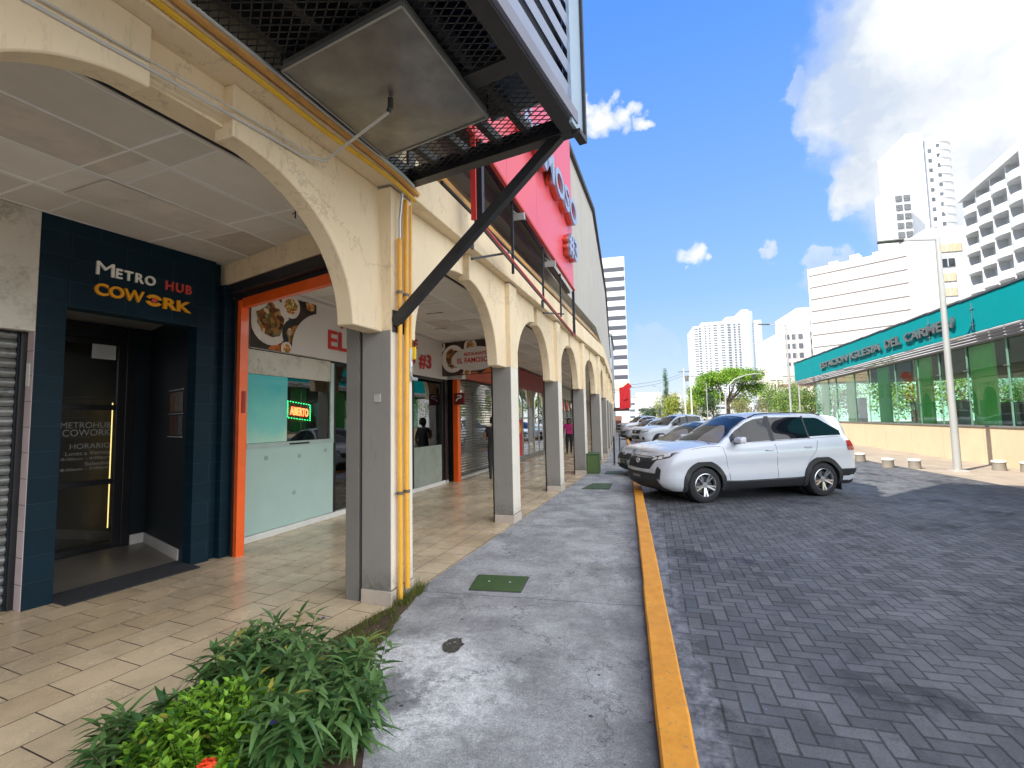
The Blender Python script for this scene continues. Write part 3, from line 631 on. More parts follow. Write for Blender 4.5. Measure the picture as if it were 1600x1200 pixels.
for t0 in (1.80,3.0,4.5,6.0): G.box(m, t0,t0+.06, -.015,.06, .085,2.62)
G.box(m, 1.80,6.2, -.02,.06, 2.60,2.67); m.build('frame', BLACKM, RF, bevel=.003)
B(G, 'black_pilaster', BLACKM, RF, 6.10,6.22, -.05,.1, 0,2.67)
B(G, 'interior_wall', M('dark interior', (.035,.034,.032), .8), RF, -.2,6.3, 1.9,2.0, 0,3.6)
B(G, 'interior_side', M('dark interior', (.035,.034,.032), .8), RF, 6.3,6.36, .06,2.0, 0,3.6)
# furniture shapes inside
CH = M('chair wood', srgb(96,60,36), .5)
for k, (tt, oo) in enumerate(((2.3,1.0),(3.6,.9),(5.0,1.1))):
    ta = wthing('dining_table', ('small wooden table inside the dark doorway', 'small wooden table inside behind the glass door', 'small wooden table inside at the far glass')[k], 'table', tuple(G(tt,oo,0)), 'tables in the restaurant')
    MB().lathe([(0,0),(.22,0),(.22,.02),(.03,.04),(.03,.70),(0,.70)], tuple(G(tt,oo,0)), 14).build('pedestal', BLACKM, ta); MB().lathe([(0,.70),(.36,.70),(.36,.735),(0,.735)], tuple(G(tt,oo,0)), 24).build('table_top', CH, ta)
# banner over it
BN = wthing('restaurant_banner', 'long white restaurant banner with food photographs and red EL FAMOSO #3 lettering', 'banner', tuple(G(0,-.03,2.67)))
B(G, 'banner_board', M('banner vinyl', srgb(214,207,200), .4, var=.02), BN, 0,6.25, -.05,.0, 2.675,3.62)
def food(fr, par, t0, t1, z0, z1, o, seed, cut=None):
    """a printed food photograph: dark table, plates and heaps of food, as flat shapes in the print"""
    rnd = random.Random(seed)
    tt = NT('food print'); vo = tt.n('ShaderNodeTexVoronoi'); vo.inputs['Scale'].default_value = 16; tt.l(tt.geo.outputs['Position'], vo.inputs['Vector'])
    c = tt.ramp(vo.outputs['Color'], [(.1, srgb(40,26,20)), (.35, srgb(120,66,30)), (.55, srgb(190,130,60)), (.7, srgb(78,84,40)), (.9, srgb(226,200,160))]); tt.base(c); tt.set(Roughness=.4)
    tt2 = NT('food heap print'); v2 = tt2.n('ShaderNodeTexVoronoi'); v2.inputs['Scale'].default_value = 42; tt2.l(tt2.geo.outputs['Position'], v2.inputs['Vector'])
    c2 = tt2.ramp(v2.outputs['Color'], [(.15, srgb(150,44,24)), (.35, srgb(212,120,36)), (.55, srgb(86,108,40)), (.72, srgb(226,176,70)), (.9, srgb(240,226,190))]); tt2.base(c2); tt2.set(Roughness=.4)
    bgm = M('print dark table', srgb(58,44,38), .4, var=.5, scale=6); pw = M('print plate', srgb(228,218,208), .4); pd = M('print bowl', srgb(38,38,44), .4)
    B(fr, 'photo_print', bgm, par, t0,t1, o-.002,o, z0,z1)
    W = t1-t0; Hh = z1-z0; lay = o-.003
    def disc(ct, cz, r, mat, n=26, jag=0):
        nonlocal lay; lay -= .0012; pts = []
        for k in range(n):
            a = 2*math.pi*k/n; rr = r*(1+jag*rnd.uniform(-1,1)); x = ct+rr*math.cos(a); z = cz+rr*math.sin(a); pts.append((min(max(x,t0),t1), min(max(z,z0),z1)))
        MB().prism([fr(x,lay,z) for x, z in pts], fr.n*.001).build('photo_print', mat, par)
    m_ = MB(); lay -= .0012
    for k in range(3):
        a = t0+W*rnd.uniform(.05,.8); m_.prism([fr(a,lay,z0+.01), fr(a+.22*W,lay,z0+.01), fr(a+.12*W,lay,z0+.18*Hh)], fr.n*.001)
    m_.build('photo_print', M('print orange napkin', srgb(204,112,52), .4), par)
    for (a, b, r, dark) in ((.26,.50,.42,0),(.62,.34,.28,1),(.56,.84,.22,0),(.02,.92,.22,0),(.50,.06,.13,0),(.88,.95,.16,1)):
        disc(t0+W*a, z0+Hh*b, r*Hh, pd if dark else pw); disc(t0+W*a, z0+Hh*b, r*Hh*.66, tt2.m if rnd.random() < .7 else tt.m, 22, .16)
    return lay
lay = food(G, BN, .0, 1.30, 2.68, 3.55, -.052, 3)
# white arch shape laid over the photographs
pts = [(.70,2.68)]+[(1.55-.80*math.cos(math.pi/2*k/14), 2.78+.66*math.sin(math.pi/2*k/14)) for k in range(15)]+[(1.6,3.44),(1.6,2.68)]
MB().prism([G(a,lay-.003,z) for a, z in pts], G.n*.002).build('banner_shape', M('banner vinyl', (1,1,1)), BN)
place_text('lettering', 'EL FAMOSO #3', G(1.56,lay-.006,2.83), G.d, RED, BN, .37, 3.75, .002, .022)
place_text('lettering', 'RESTAURANTE', G(1.90,lay-.006,3.27), G.d, RED, BN, .22, 2.75, .002, .022)
# neon sign in the window
NE = wthing('neon_open_sign', 'small lit sign with red ABIERTO letters in a dotted green border behind the window', 'neon sign', tuple(G(1.05,.05,1.79)))
B(G, 'backing', DARK, NE, .80,1.32, .075,.085, 1.63,1.97)
NR, NG = M('neon red', (1,.2,.05), .4, emit=((1.0,.10,.03), 2.6)), M('neon green', (.05,1,.3), .4, emit=((.02,.9,.22), 1.7))
me = text_mesh('ABIERTO', 1, .5, .02); sg = Fr(tuple(G(.84,.05,0)[:2]), tuple(G(1.3,.05,0)[:2]))
o = place_text('lettering', 'ABIERTO', G(.85,.035,1.745), (G.d-Vector((0,0,.10))), NR, NE, .13, .39, .004, .02, up=(0,0,1))
for k in range(34):
    u_ = k/34*4; q, f = int(u_), u_-int(u_); tt, zz = ((.815+f*.49, 1.955-f*.05), (1.305, 1.905-f*.255), (1.305-f*.49, 1.65+f*.05), (.815, 1.70+f*.255))[q]
    m = MB() if k == 0 else m; G.box(m, tt-.007,tt+.007, .05,.06, zz-.006,zz+.006)
m.build('border_lights', NG, NE)
# ---- the corridor gate: orange portal, beam and roller housing between the shop wall and the first column
W0 = Fr((-4.70,5.00), (-2.60,4.24))
RG = wthing('corridor_gate', 'open roller gate across the walkway with an orange jamb and orange header', 'roller gate', tuple(W0(0,0,0)))
WL = (Vector((-2.60,4.24))-Vector((-4.70,5.0))).length
B(W0, 'jamb', ORANGE, RG, -.02,.06, -.03,.07, 0,3.17, bevel=.004); B(W0, 'guide', BLACKM, RG, -.10,-.022, -.05,.09, 0,3.19)
B(W0, 'header', ORANGE, RG, .06,WL, -.02,.05, 3.07,3.19, bevel=.004)
B(W0, 'roller_housing', BLK, RG, -.15,WL, -.12,.16, 3.235,3.37, bevel=.02); B(W0, 'roller_housing', DARK, RG, -.10,WL, -.02,.12, 3.19,3.24)
B(W0, 'cross_beam', CREAM, AB, -.22,WL+.02, -.13,.25, 3.37,3.635, bevel=.006)
B(W0, 'lock_plate', M('dark red plate', srgb(150,36,30), .5), RG, .061,.075, .0,.04, 1.75,2.02)
# ---- second portal and the hanging oval sign
W1 = Fr((-4.48,12.05), (-3.0,11.72))
R2 = wthing('orange_post', 'orange steel post with a small dark red box sign beside the wire grille', 'post', tuple(W1(0,0,0)))
B(W1, 'post', ORANGE, R2, .0,.15, -.05,.09, 0,2.70, bevel=.004); B(W1, 'guide', BLACKM, R2, -.16,-.01, -.05,.08, 0,2.70); B(W1, 'capping', WHITE, R2, -.20,.32, -.08,.1, 2.70,2.84)
B(W1, 'box_sign', M('maroon box', srgb(108,22,28), .45), R2, .12,.42, -.17,-.09, 2.02,2.32, bevel=.006)
# white hooked arrow on the box sign
m = MB(); pts = [(.18,2.12),(.24,2.18),(.33,2.20),(.35,2.24),(.30,2.26),(.22,2.25)]
for a, b in zip(pts, pts[1:]): m.bar(W1(a[0],-.174,a[1]), W1(b[0],-.174,b[1]), .006, .03, up=(0,0,1))
m.build('arrow', WHITE, R2)
S2 = Fr((-4.684,11.50), (-3.05,11.10))
HS = wthing('hanging_sign', 'hanging sign board with food pictures around a white oval reading RESTAURANTE EL FAMOSO', 'sign', tuple(S2(.8,0,2.72)))
B(S2, 'board', M('print brown', srgb(70,40,28), .4, var=.5, scale=5), HS, 0,1.75, .0,.05, 2.74,3.60)
l2 = food(S2, HS, .0, 1.75, 2.75, 3.59, -.002, 11)
m = MB(); m.prism([S2(1.12+.70*math.cos(2*math.pi*k/40), l2-.004, 3.13+.30*math.sin(2*math.pi*k/40)) for k in range(40)], S2.n*.003); m.build('oval', M('banner vinyl', (1,1,1)), HS)
place_text('lettering', 'RESTAURANTE', S2(.80,l2-.006,3.21), S2.d, RED, HS, .085, .66, .002, .02)
place_text('lettering', 'EL FAMOSO', S2(.60,l2-.006,3.03), S2.d, RED, HS, .135, .90, .002, .025)
for t_ in (.5,1.3): MB().tube([S2(t_,.025,3.60), S2(t_,.025,3.66)], .008, 6).build('hanger', BLK, HS)
# ---- grille shop behind it
T2 = Fr((-4.36,12.12), (-4.02,17.4)); GS = wthing('grille_shop', 'shop closed by a perforated steel roller grille on a white kerb', 'shopfront', tuple(T2(0,0,0)))
m = MB(); GRM = M('grille steel', srgb(104,102,96), .6, .2)
for k in range(34): z = .12+k*.077; T2.box(m, .02,5.2, .0,.012, z,z+.020)
for k in range(58): T2.box(m, .02+k*.09,.032+k*.09, -.001,.010, .1,2.74)
m.build('grille', GRM, GS); B(T2, 'bottom_rail', M('grille rail', srgb(190,188,180), .4, .3), GS, 0,5.25, -.03,.03, .03,.11)
pane(T2, 'glass', SHOPG, GS, 0,5.25, .12, .1,2.7); B(T2, 'back_wall', M('dim stock', (.10,.10,.10), .8, var=.6, scale=3), GS, 0,5.3, 1.0,1.05, 0,2.8); B(T2, 'fascia', M('coral fascia', srgb(196,84,60), .5), GS, 0,5.3, -.03,.2, 2.76,3.62)
# ---- far shops along the walkway
RF2 = M('maroon fascia', srgb(142,44,48), .5)
far = [(17.5,22.3,'red'),(22.4,27.5,'grey'),(27.6,33.5,'white'),(33.6,40,'blue')]
lab = ['shop with a maroon fascia, wide windows and a red poster', 'shuttered shop unit with grey fascia just past the maroon one', 'shop unit with white fascia deep in the arcade', 'last shop unit visible deep in the arcade with blue fascia']
for k, (y0, y1, c) in enumerate(far):
    x = lambda y: -4.02+(y-17.4)*.045 if y < 22 else -3.81
    F2 = Fr((x(y0),y0), (x(y1),y1)); ln = (Vector((x(y1),y1))-Vector((x(y0),y0))).length
    th = wthing('far_shopfront', lab[k], 'shopfront', tuple(F2(0,0,0)))
    B(F2, 'fascia', RF2 if k == 0 else M('far fascia %d' % k, [0,srgb(120,118,116),srgb(200,198,190),srgb(60,80,110)][k], .5), th, 0,ln, -.05,.3, 2.82,3.55)
    B(F2, 'base', M('grey sill', srgb(130,124,118), .6), th, 0,ln, -.03,.2, 0,.16); pane(F2, 'glass', SHOPG, th, 0,ln, .03, .16,2.82)
    m = MB()
    for q in range(5): F2.box(m, ln*q/5,ln*q/5+.05, 0,.06, .16,2.82)
    F2.box(m, 0,ln, -.005,.055, 1.62,1.68); m.build('frame', M('steel frame', srgb(150,150,150), .4, .5), th)
    if k == 0:
        B(F2, 'poster', M('poster red', srgb(206,52,36), .5), th, .10,.80, .005,.02, .2,1.60)
        m = MB(); m.prism([F2(.2,.0,1.15), F2(.45,.0,1.05), F2(.7,.0,1.2), F2(.6,.0,1.45), F2(.5,.0,1.25), F2(.35,.0,1.55)], F2.n*.004); m.build('flame_print', M('flame yellow', srgb(240,170,40), .5), th)
    B(F2, 'back_wall', M('shop back', (.12,.11,.10), .8, var=.5, scale=2), th, 0,ln, 1.3,1.35, 0,3.6)
run(MB(), 39, SEND, 3.0, 3.2, 0, 3.63).build('inner_wall', M('inner wall', srgb(170,160,146), .8), AB)
# ================================================================ canopy-billboard frame over the first bay
class K3:
    """frame of the canopy box: u outward from the wall, v back towards the camera side, z up"""
    def __init__(s): s.o = Vector((-2.02,4.20,0)); s.e1 = Vector((.967,-.2545,0)); s.e2 = Vector((-.2545,-.967,0))
    def __call__(s, u, v, z): return s.o+s.e1*u+s.e2*v+Vector((0,0,z))
K = K3(); CW, CL_, CZ, CT = 1.80, 5.2, 3.88, 12.4
BF = wthing('billboard_frame', 'large black steel box frame with louvred face and mesh floor jutting out over the walkway', 'billboard frame', tuple(K(0,0,CZ)))
def kbox(mb, u0,u1,v0,v1,z0,z1): mb.prism([K(u0,v0,z0), K(u1,v0,z0), K(u1,v1,z0), K(u0,v1,z0)], (0,0,z1-z0)); return mb
m = MB()
kbox(m, 0,CW, 0,.11, CZ,CZ+.14); kbox(m, CW-.12,CW, .11,CL_, CZ,CZ+.14); kbox(m, 0,.12, .11,CL_, CZ+.01,CZ+.16)
for v in (.85, 2.25, 3.6): kbox(m, .12,CW-.12, v,v+.14, CZ+.03,CZ+.15)
for u in (.42,.75,1.08,1.36): kbox(m, u,u+.06, .11,CL_, CZ+.06,CZ+.14)
m.build('floor_beams', BLK, BF, bevel=.004)
m = MB(); kbox(m, 0,.10, .0,.10, CZ+.14,CT); kbox(m, CW-.10,CW, 0,.10, CZ+.14,CT); kbox(m, 0,CW, 0,.10, CT,CT+.1); kbox(m, 0,CW, CL_-.1,CL_, CZ+.14,CT)
kbox(m, .02,.06, .1,CL_, CZ+.16,CT)
m.build('upright', BLK, BF, bevel=.004)
# expanded mesh floor
m = MB(); st = .058; n = int((CW+CL_)/st)
u0, u1, v0, v1 = .12, CW-.12, .11, 3.6
def clipseg(p, q):
    # clip a segment to the rectangle u0..u1, v0..v1
    t0, t1 = 0., 1.; dx, dy = q[0]-p[0], q[1]-p[1]
    for pp, qq in ((-dx, p[0]-u0), (dx, u1-p[0]), (-dy, p[1]-v0), (dy, v1-p[1])):
        if abs(pp) < 1e-9:
            if qq < 0: return None
        else:
            r = qq/pp
            if pp < 0: t0 = max(t0, r)
            else: t1 = min(t1, r)
    return ((p[0]+dx*t0, p[1]+dy*t0), (p[0]+dx*t1, p[1]+dy*t1)) if t0 < t1 else None
for k in range(-70, 150):
    for sg_ in (1, -1):
        c0 = k*st; e = clipseg((0, c0), (2, c0+sg_*2*.55))
        if e:
            a, b = e; m.bar(K(a[0],a[1],CZ+.045), K(b[0],b[1],CZ+.045), .007, .004)
m.build('mesh_floor', BLK, BF)
# louvred outer face: pale slats with dark gaps between
SL = M('louvre slat', srgb(140,150,172), .5, .1, var=.08, scale=2)
m = MB(); z = CZ+.19
while z < CT-.1:
    m.prism([K(CW-.005,.14,z), K(CW+.006,.14,z+.085), K(CW-.012,.14,z+.085), K(CW-.022,.14,z+.008)], K(0,CL_-.14,0)-K(0,0,0)); z += .19
m.build('louvre', SL, BF)
m = MB(); kbox(m, CW-.13,CW-.10, .1,CL_, CZ+.16,CT); m.build('louvre_backing', M('dark navy sheet', (.012,.014,.024), .6), BF)
m = MB(); kbox(m, CW-.005,CW+.02, .0,.24, CZ-.02,CT); m.build('corner_trim', M('pale blue trim', srgb(150,170,188), .45, var=.05), BF)
m = MB(); kbox(m, CW+.02,CW+.045, -.03,.0, CZ-.03,CT); kbox(m, CW-.02,CW+.045, -.03,.14, CZ-.06,CZ-.02); m.build('edge_angle', BLK, BF)
m = MB(); kbox(m, CW+.0,CW+.03, .13,CL_, CZ+.02,CZ+.12); m.build('bottom_channel', M('grey channel', srgb(120,122,136), .5), BF)
kbox(MB(), 1.04,1.66, .115,.135, CZ+.30,CT).build('inner_sheet', M('pale inner sheet', srgb(222,228,228), .6), BF)
kbox(MB(), .1,1.038, .115,.135, CZ+.34,CT).build('shade_sheet', M('dark navy sheet', (.012,.014,.024), .6), BF)  # dark sheet standing in for the shade inside the box
kbox(MB(), .12,1.22, .14,CL_-.1, CZ+.34,CZ+.40).build('shade_sheet', M('dark navy sheet', (1,1,1)), BF)  # added dark sheet, keeps sky light out of the mesh floor
kbox(MB(), .4,.9, .6,3.2, CZ+.45,CZ+1.3).build('unit_casing', M('dark navy sheet', (.012,.014,.024), .6), BF)
br = MB().bar((-2.035,3.95,2.50), (-.44,3.745,3.92), .075, .085); br.prism([P(.02,-.02,2.42), P(.20,-.02,2.42), P(.20,-.002,2.42), P(.02,-.002,2.42)], (0,0,.20))
br.build('diagonal_brace', BLK, BF, bevel=.003)
# drip pan under an air-conditioning unit with its drain pipe
PN = wthing('drip_pan', 'square dented grey sheet metal drip pan hung under the black frame', 'drip pan', (-1.46,2.78,3.72))
cor = [Vector((-1.105,2.235,3.86)), Vector((-.928,3.284,3.86)), Vector((-1.919,3.573,3.86)), Vector((-2.066,2.483,3.86))]; ap = Vector((-1.46,2.775,3.755))
m = MB(); rows = []; n = 14
for i in range(n+1):
    row = []
    for j in range(n+1):
        p = cor[0].lerp(cor[1], i/n).lerp(cor[3].lerp(cor[2], i/n), j/n); e = max(abs(i/n-.5), abs(j/n-.5))*2
        p.z = 3.86-(1-e)*.10+mnoise.noise(p*3.1)*.012*(1-e); row.append(p)
    rows.append(row)
m.grid(rows)
for a, b in zip(cor, cor[1:]+cor[:1]): m.quad(a, b, b+Vector((0,0,.06)), a+Vector((0,0,.06)))
def mat_galv():
    t = NT('dull galvanised sheet'); c = t.ramp(t.noise(2.2, 7, .62), [(.3, (.16,.16,.155)), (.55, (.26,.26,.25)), (.72, (.36,.35,.33))]); t.base(c); t.set(Roughness=t.ramp(t.noise(3, 6), [(.3, .34), (.7, .55)]), Metallic=.75)
    t.bump(t.noise(1.6, 4, .5), .35, .05); return t.m
m.build('pan', mat_galv(), PN, smooth=True, angle=25)
m = MB()
for a, b in zip(cor, cor[1:]+cor[:1]): m.bar(a+Vector((0,0,.005)), b+Vector((0,0,.005)), .014, .03)
m.build('rim', M('galvanised rim', (.32,.34,.35), .4, .7), PN)
for a, b in zip(cor, cor[1:]+cor[:1]):
    pass
for q_ in cor: MB().tube([q_+Vector((0,0,.03)), q_+Vector((0,0,.25))], .008).build('hanger', BLK, PN)
PVC = M('grey pvc pipe', srgb(196,192,184), .45, var=.05, dirt=.15)
DP = wthing('drain_pipe', 'thin white drain pipe from the drip pan down to the arch and along it', 'pipe', (-1.46,2.78,3.70))
q = P(-.82,-.03,3.60)
pts = [Vector((-1.46,2.78,3.76)), Vector((-1.46,2.78,3.70)), Vector((-1.48,2.79,3.675)), q+Vector((.02,0,.015)), q, P(-.95,-.012+.07,3.59), P(-1.9,-.012+.075,3.55), P(-3.4,.06,3.46)]
MB().tube(pts[:3]+pts[3:5]+pts[5:], .011, 8).build('pipe', PVC, DP, smooth=True)
MB().tube([P(-.9,.035,3.63), P(-1.9,.05,3.59), P(-3.2,.045,3.50)], .006, 6).build('pipe', PVC, DP, smooth=True)
MB().tube([pts[0], pts[1]+Vector((0,0,-.004))], .019, 10).tube([pts[1]+Vector((0,0,.01)), pts[2]], .016, 8).build('elbow', M('black elbow', (.02,.02,.02), .5), DP)
# ---- pipes along the fascia
YEL = M('yellow gas pipe', srgb(226,176,30), .42, var=.08, scale=6, dirt=.25, grime=srgb(120,90,50), coat=.2)
YEL2 = M('faded yellow pipe', srgb(214,160,86), .5, var=.08, dirt=.4, grime=srgb(110,84,60))
STL = M('galvanised conduit', srgb(190,194,196), .35, .6, var=.1)
def along(s0, s1, o, z0, z1, r, mat, name, label, group=None, n=8):
    pts = [P(s, o+.006*math.sin(s*5+o*9), z0+(z1-z0)*(s-s0)/(s1-s0)+.008*math.sin(s*3.1+z0*7)) for s in [s0+(s1-s0)*k/24 for k in range(25)]]
    o_ = MB().tube(pts, r, n).build(name, mat, smooth=True); return tag(o_, label, 'pipe', group)
along(-4.5, .30, -.088, 3.90, 3.755, .020, YEL, 'gas_pipe', 'bright yellow gas pipe running along the first arch just below the others')
along(-4.5, .34, -.095, 4.01, 3.84, .030, YEL2, 'old_pipe', 'thicker faded ochre pipe running between yellow and silver ones over the first arch')
along(-4.5, .20, -.130, 4.03, 3.85, .016, STL, 'silver_conduit', 'thin silver conduit running highest along the wall over the first arch')
m = MB()
for s_ in (-2.6,-1.2,-.2): m.prism([P(s_,-.14,3.82), P(s_+.03,-.14,3.82), P(s_+.03,-.06,3.82), P(s_,-.06,3.82)], (0,0,.03))
CLM = M('pipe clamp steel', srgb(120,112,98), .5, .6, dirt=.4)
# vertical yellow pipes on the first column
for k, (s_, r, z0, z1, lb) in enumerate(((.085,.022,.04,3.30,'left one of two thick yellow gas pipes down the first column'), (.20,.024,.10,3.72,'right one of two thick yellow gas pipes down the first column'))):
    v = wthing('riser_pipe', lb, 'pipe', tuple(P(s_,-.045,0)), 'yellow gas risers'); pts = [P(s_+.004*math.sin(z*3+k), -.045, z) for z in [z0+(z1-z0)*q/14 for q in range(15)]]
    MB().tube(pts, r, 12).build('pipe', M('riser yellow', srgb(232,172,52), .42, var=.06, scale=7, dirt=.22, grime=srgb(226,206,170), coat=.2), v, smooth=True)
    for zz in (.95,2.78):
        MB().tube([P(s_,-.045,zz), P(s_,-.045,zz+.028)], r+.005, 12).build('clamp', CLM, v); 
        MB().box((0,0,0),(0,0,0)) if 0 else None
    MB().tube([P(s_-.045,-.03,.965), P(s_+.045,-.03,.965)], .008, 6).build('clamp_bolt', CLM, v)
    if k == 0: MB().tube([P(s_,-.045,3.28), P(s_,-.045,3.50)], .012, 8).tube([P(s_,-.045,3.48), P(s_+.02,-.07,3.80)], .012, 8).build('reducer', STL, v, smooth=True)
th = wthing('valve_pipe', 'thin yellow pipe with a grey valve and elbow ending halfway down the first column', 'pipe', tuple(P(.30,-.03,1.8)))
MB().tube([P(.30,-.03,2.28), P(.31,-.03,3.72)], .013, 8).build('pipe', M('riser yellow', (1,1,1)), th, smooth=True)
MB().tube([P(.30,-.03,2.08), P(.30,-.03,2.30)], .017, 8).lathe([(.022,0),(.022,.05)], tuple(P(.30,-.03,2.12))).build('valve_body', STL, th, smooth=True)
MB().box((-.02,-.008,0),(.02,.008,.12), Matrix.Translation(P(.345,-.04,2.20))).build('valve_handle', M('valve yellow', srgb(240,200,30), .4), th)
MB().tube([P(.30,-.03,2.09), P(.30,-.03,2.04), P(.32,-.035,2.01), P(.40,-.035,2.01)], .017, 8).build('elbow', STL, th, smooth=True)
wb = tag(MB().prism([P(-.001,.10,1.78), P(-.001,.17,1.78), P(-.014,.17,1.78), P(-.014,.10,1.78)], (0,0,.075)).build('socket_box', M('socket grey', srgb(176,172,164), .5), bevel=.003), 'small grey socket plate on the near face of the first column', 'socket')
# ================================================================ red billboard with raised letters
OS = -.30
SBD = wthing('red_billboard', 'tall red billboard with raised chrome FAMOSO #3 letters on the facade', 'billboard', tuple(P(5.2,OS,4.6)))
RB = M('billboard red', srgb(226,82,98), .45, var=.04, scale=.6, coat=.25)
def zb(s): return 4.98-(s-1.2)*.055       # lower edge drops slightly
m = MB()
sA, sB, zT = .9, 7.30, 9.3
for a in (sA, sA+1.6, sA+3.2, sA+4.8):
    b = a+1.594; m.prism([P(a,OS,zb(a)), P(b,OS,zb(b)), P(b,OS,zT), P(a,OS,zT)], P(0,.05,0)-P(0,0,0))
m.build('panel', RB, SBD)
m = MB(); m.bar(P(sA,OS-.004,zb(sA)-.02), P(sB,OS-.004,zb(sB)-.02), .05, .045); m.build('red_edge', M('edge red', srgb(196,50,44), .5), SBD)
m = MB(); m.bar(P(sA,OS+.14,zb(sA)-.06), P(sB,OS+.14,zb(sB)-.06), .10, .06)
m.bar(P(sB,OS+.02,zb(sB)-.05), P(sB,OS+.02,3.55), .06, .06); m.bar(P(sB+.14,OS+.05,zb(sB)-.02), P(sB+.14,OS+.05,3.62), .05, .05)
for s_ in (2.85,4.6,6.05): m.bar(P(s_,OS+.05,zb(s_)-.05), P(s_,OS+.05,3.74), .035, .035)
m.bar(P(1.45,OS,3.93), P(1.45,OS,zb(1.4)), .10, .10)
m.bar(P(1.7,OS+.05,3.98), P(sB,OS+.05,3.56), .030, .030)
m.build('frame', BLK, SBD)
for s_ in (1.7,5.2):
    m = MB(); m.bar(P(s_,-.085,3.62 if s_ < 3 else 3.66), P(s_+1.1,OS+.05,4.05 if s_ < 3 else 3.85), .03, .03); m.prism([P(s_-.06,-.09,3.86-.1), P(s_+.06,-.09,3.76), P(s_+.06,-.065,3.76), P(s_-.06,-.065,3.76)], (0,0,.14)); m.build('wall_bracket', BLK, SBD)
m = MB(); m.bar(P(1.28,OS,3.92), P(1.28,OS,zb(1.2)+.1), .06, .03); m.bar(P(1.5,OS-.01,3.96), P(sB,OS-.01,3.52), .022, .022); m.build('red_angle', M('edge red', (1,1,1)), SBD)
for s_ in (3.0,5.0):
    fx = MB().box((-.10,-.05,-.05),(.10,.05,.05), Matrix.Translation(P(s_,OS+.0,zb(s_)-.22)) @ Matrix.Rotation(.4,4,'X')).tube([P(s_,OS+.02,zb(s_)-.18), P(s_,OS+.10,zb(s_)-.10)], .012).build('floodlight', STL, SBD)
CHR = M('chrome letter face', srgb(166,182,206), .35, .5, var=.06); ORL = M('orange letter side', srgb(214,86,46), .4)
fd = (P(3,0,0)-P(2,0,0)).normalized()
for tx, s_, z, h, w_ in (('EL', 1.3, 6.05, .56, 1.2), ('FAMOSO', 2.95, 6.0, .56, 4.2), ('#3', 6.15, 5.12, .56, .95)):
    place_text('lettering', tx, P(s_,OS-.13,z), fd, CHR, SBD, h, w_, .03, .02); place_text('letter_side', tx, P(s_,OS-.06,z+.0), fd, ORL, SBD, h*.985, w_*.997, .045, .012)
# ---- pipe bundle on the ledge behind
for k, (o, z, r, mat, lb) in enumerate(((.02,4.36,.05,YEL2,'ochre'),(.12,4.45,.04,STL,'silver'),(.20,4.33,.035,M('grey pipe', srgb(130,124,112), .6),'grey'),(-.02,4.28,.022,M('black cable', (.03,.03,.03), .6),'black'))):
    along(1.0, SEND-2, o, z, z-.02, r, mat, 'ledge_pipe', lb+' pipe in the bundle lying on the ledge over the arches', None)
along(1.0, 40, .30, 4.75, 4.7, .03, STL, 'upper_conduit', 'silver conduit fixed to the recessed wall over the ledge')
# ================================================================ planter strip, grass and shrubs
sp = MB().prism([(-2.03,4.30,.0),(-1.965,4.42,.0),(-1.935,4.2,.0),(-1.90,3.97,.0),(-1.88,3.7,.0),(-1.80,3.4,.0),(-1.79,3.2,.0),(-1.70,2.95,.0),(-1.65,2.81,.0),(-1.53,2.62,.0),(-1.40,2.40,.0),(-1.20,2.0,.0),(-1.0,1.0,.0),(-2.75,1.0,.0),(-2.55,1.7,.0),(-2.36,2.35,.0),(-2.10,3.62,.0),(-2.02,3.88,.0)], (0,0,.012)).build('soil_strip', M('planter soil', srgb(74,58,42), .95, var=.4, scale=12, bump=1, bscale=80)); tag(sp, kind='structure')
def blade(mb, p, h, w, lean, az, n=3):
    d = Vector((math.cos(az), math.sin(az), 0)); sdv = Vector((-math.sin(az), math.cos(az), 0)); pr = None
    for k in range(n+1):
        t = k/n; c = p+Vector((0,0,h*t*(1-.25*t*lean)))+d*(h*lean*t*t); ww = w*(1-t)*.5
        a, b = c-sdv*ww, c+sdv*ww
        if pr: mb.quad(pr[0], pr[1], b, a) if k < n else mb.quad(pr[0], pr[1], c)
        pr = (a, b)
rnd = random.Random(5)
poly = [Vector((-2.0,4.34)),Vector((-1.94,4.48)),Vector((-1.88,3.95)),Vector((-1.76,3.2)),Vector((-1.62,2.80)),Vector((-1.3,2.1)),Vector((-2.3,2.3)),Vector((-2.10,3.62)),Vector((-2.0,3.88))]
def inside(p, poly):
    c = False; j = len(poly)-1
    for i in range(len(poly)):
        a, b = poly[i], poly[j]
        if (a.y > p.y) != (b.y > p.y) and p.x < (b.x-a.x)*(p.y-a.y)/(b.y-a.y)+a.x: c = not c
        j = i
    return c
def mat_leaf(name, c1, c2, rough=.42, trans=.25):
    t = NT(name); oi = t.geo.outputs['Random Per Island']; c = t.ramp(oi, [(0, c1), (.9, c2), (.965, c2), (.985, srgb(168,160,70))] if 'leaf' in name else [(0, c1), (1, c2)]); t.base(c); t.set(Roughness=rough)
    t.b.inputs['Subsurface Weight'].default_value = 0
    tl = t.n('ShaderNodeBsdfTranslucent'); t.l(c, tl.inputs[0]); mx = t.n('ShaderNodeMixShader'); mx.inputs[0].default_value = trans; t.l(t.b.outputs[0], mx.inputs[1]); t.l(tl.outputs[0], mx.inputs[2]); t.l(mx.outputs[0], t.o.inputs[0]); return t.m
m = MB()
while len(m.f) < 3*5200:
    p = Vector((rnd.uniform(-2.35,-1.3), rnd.uniform(2.1,4.75)))
    if inside(p, poly) and mnoise.noise(Vector((p.x*6,p.y*6,2))) > -.25: blade(m, Vector((p.x,p.y,.01)), rnd.uniform(.02,.075), rnd.uniform(.003,.006), rnd.uniform(.2,1.4), rnd.uniform(0,6.3))
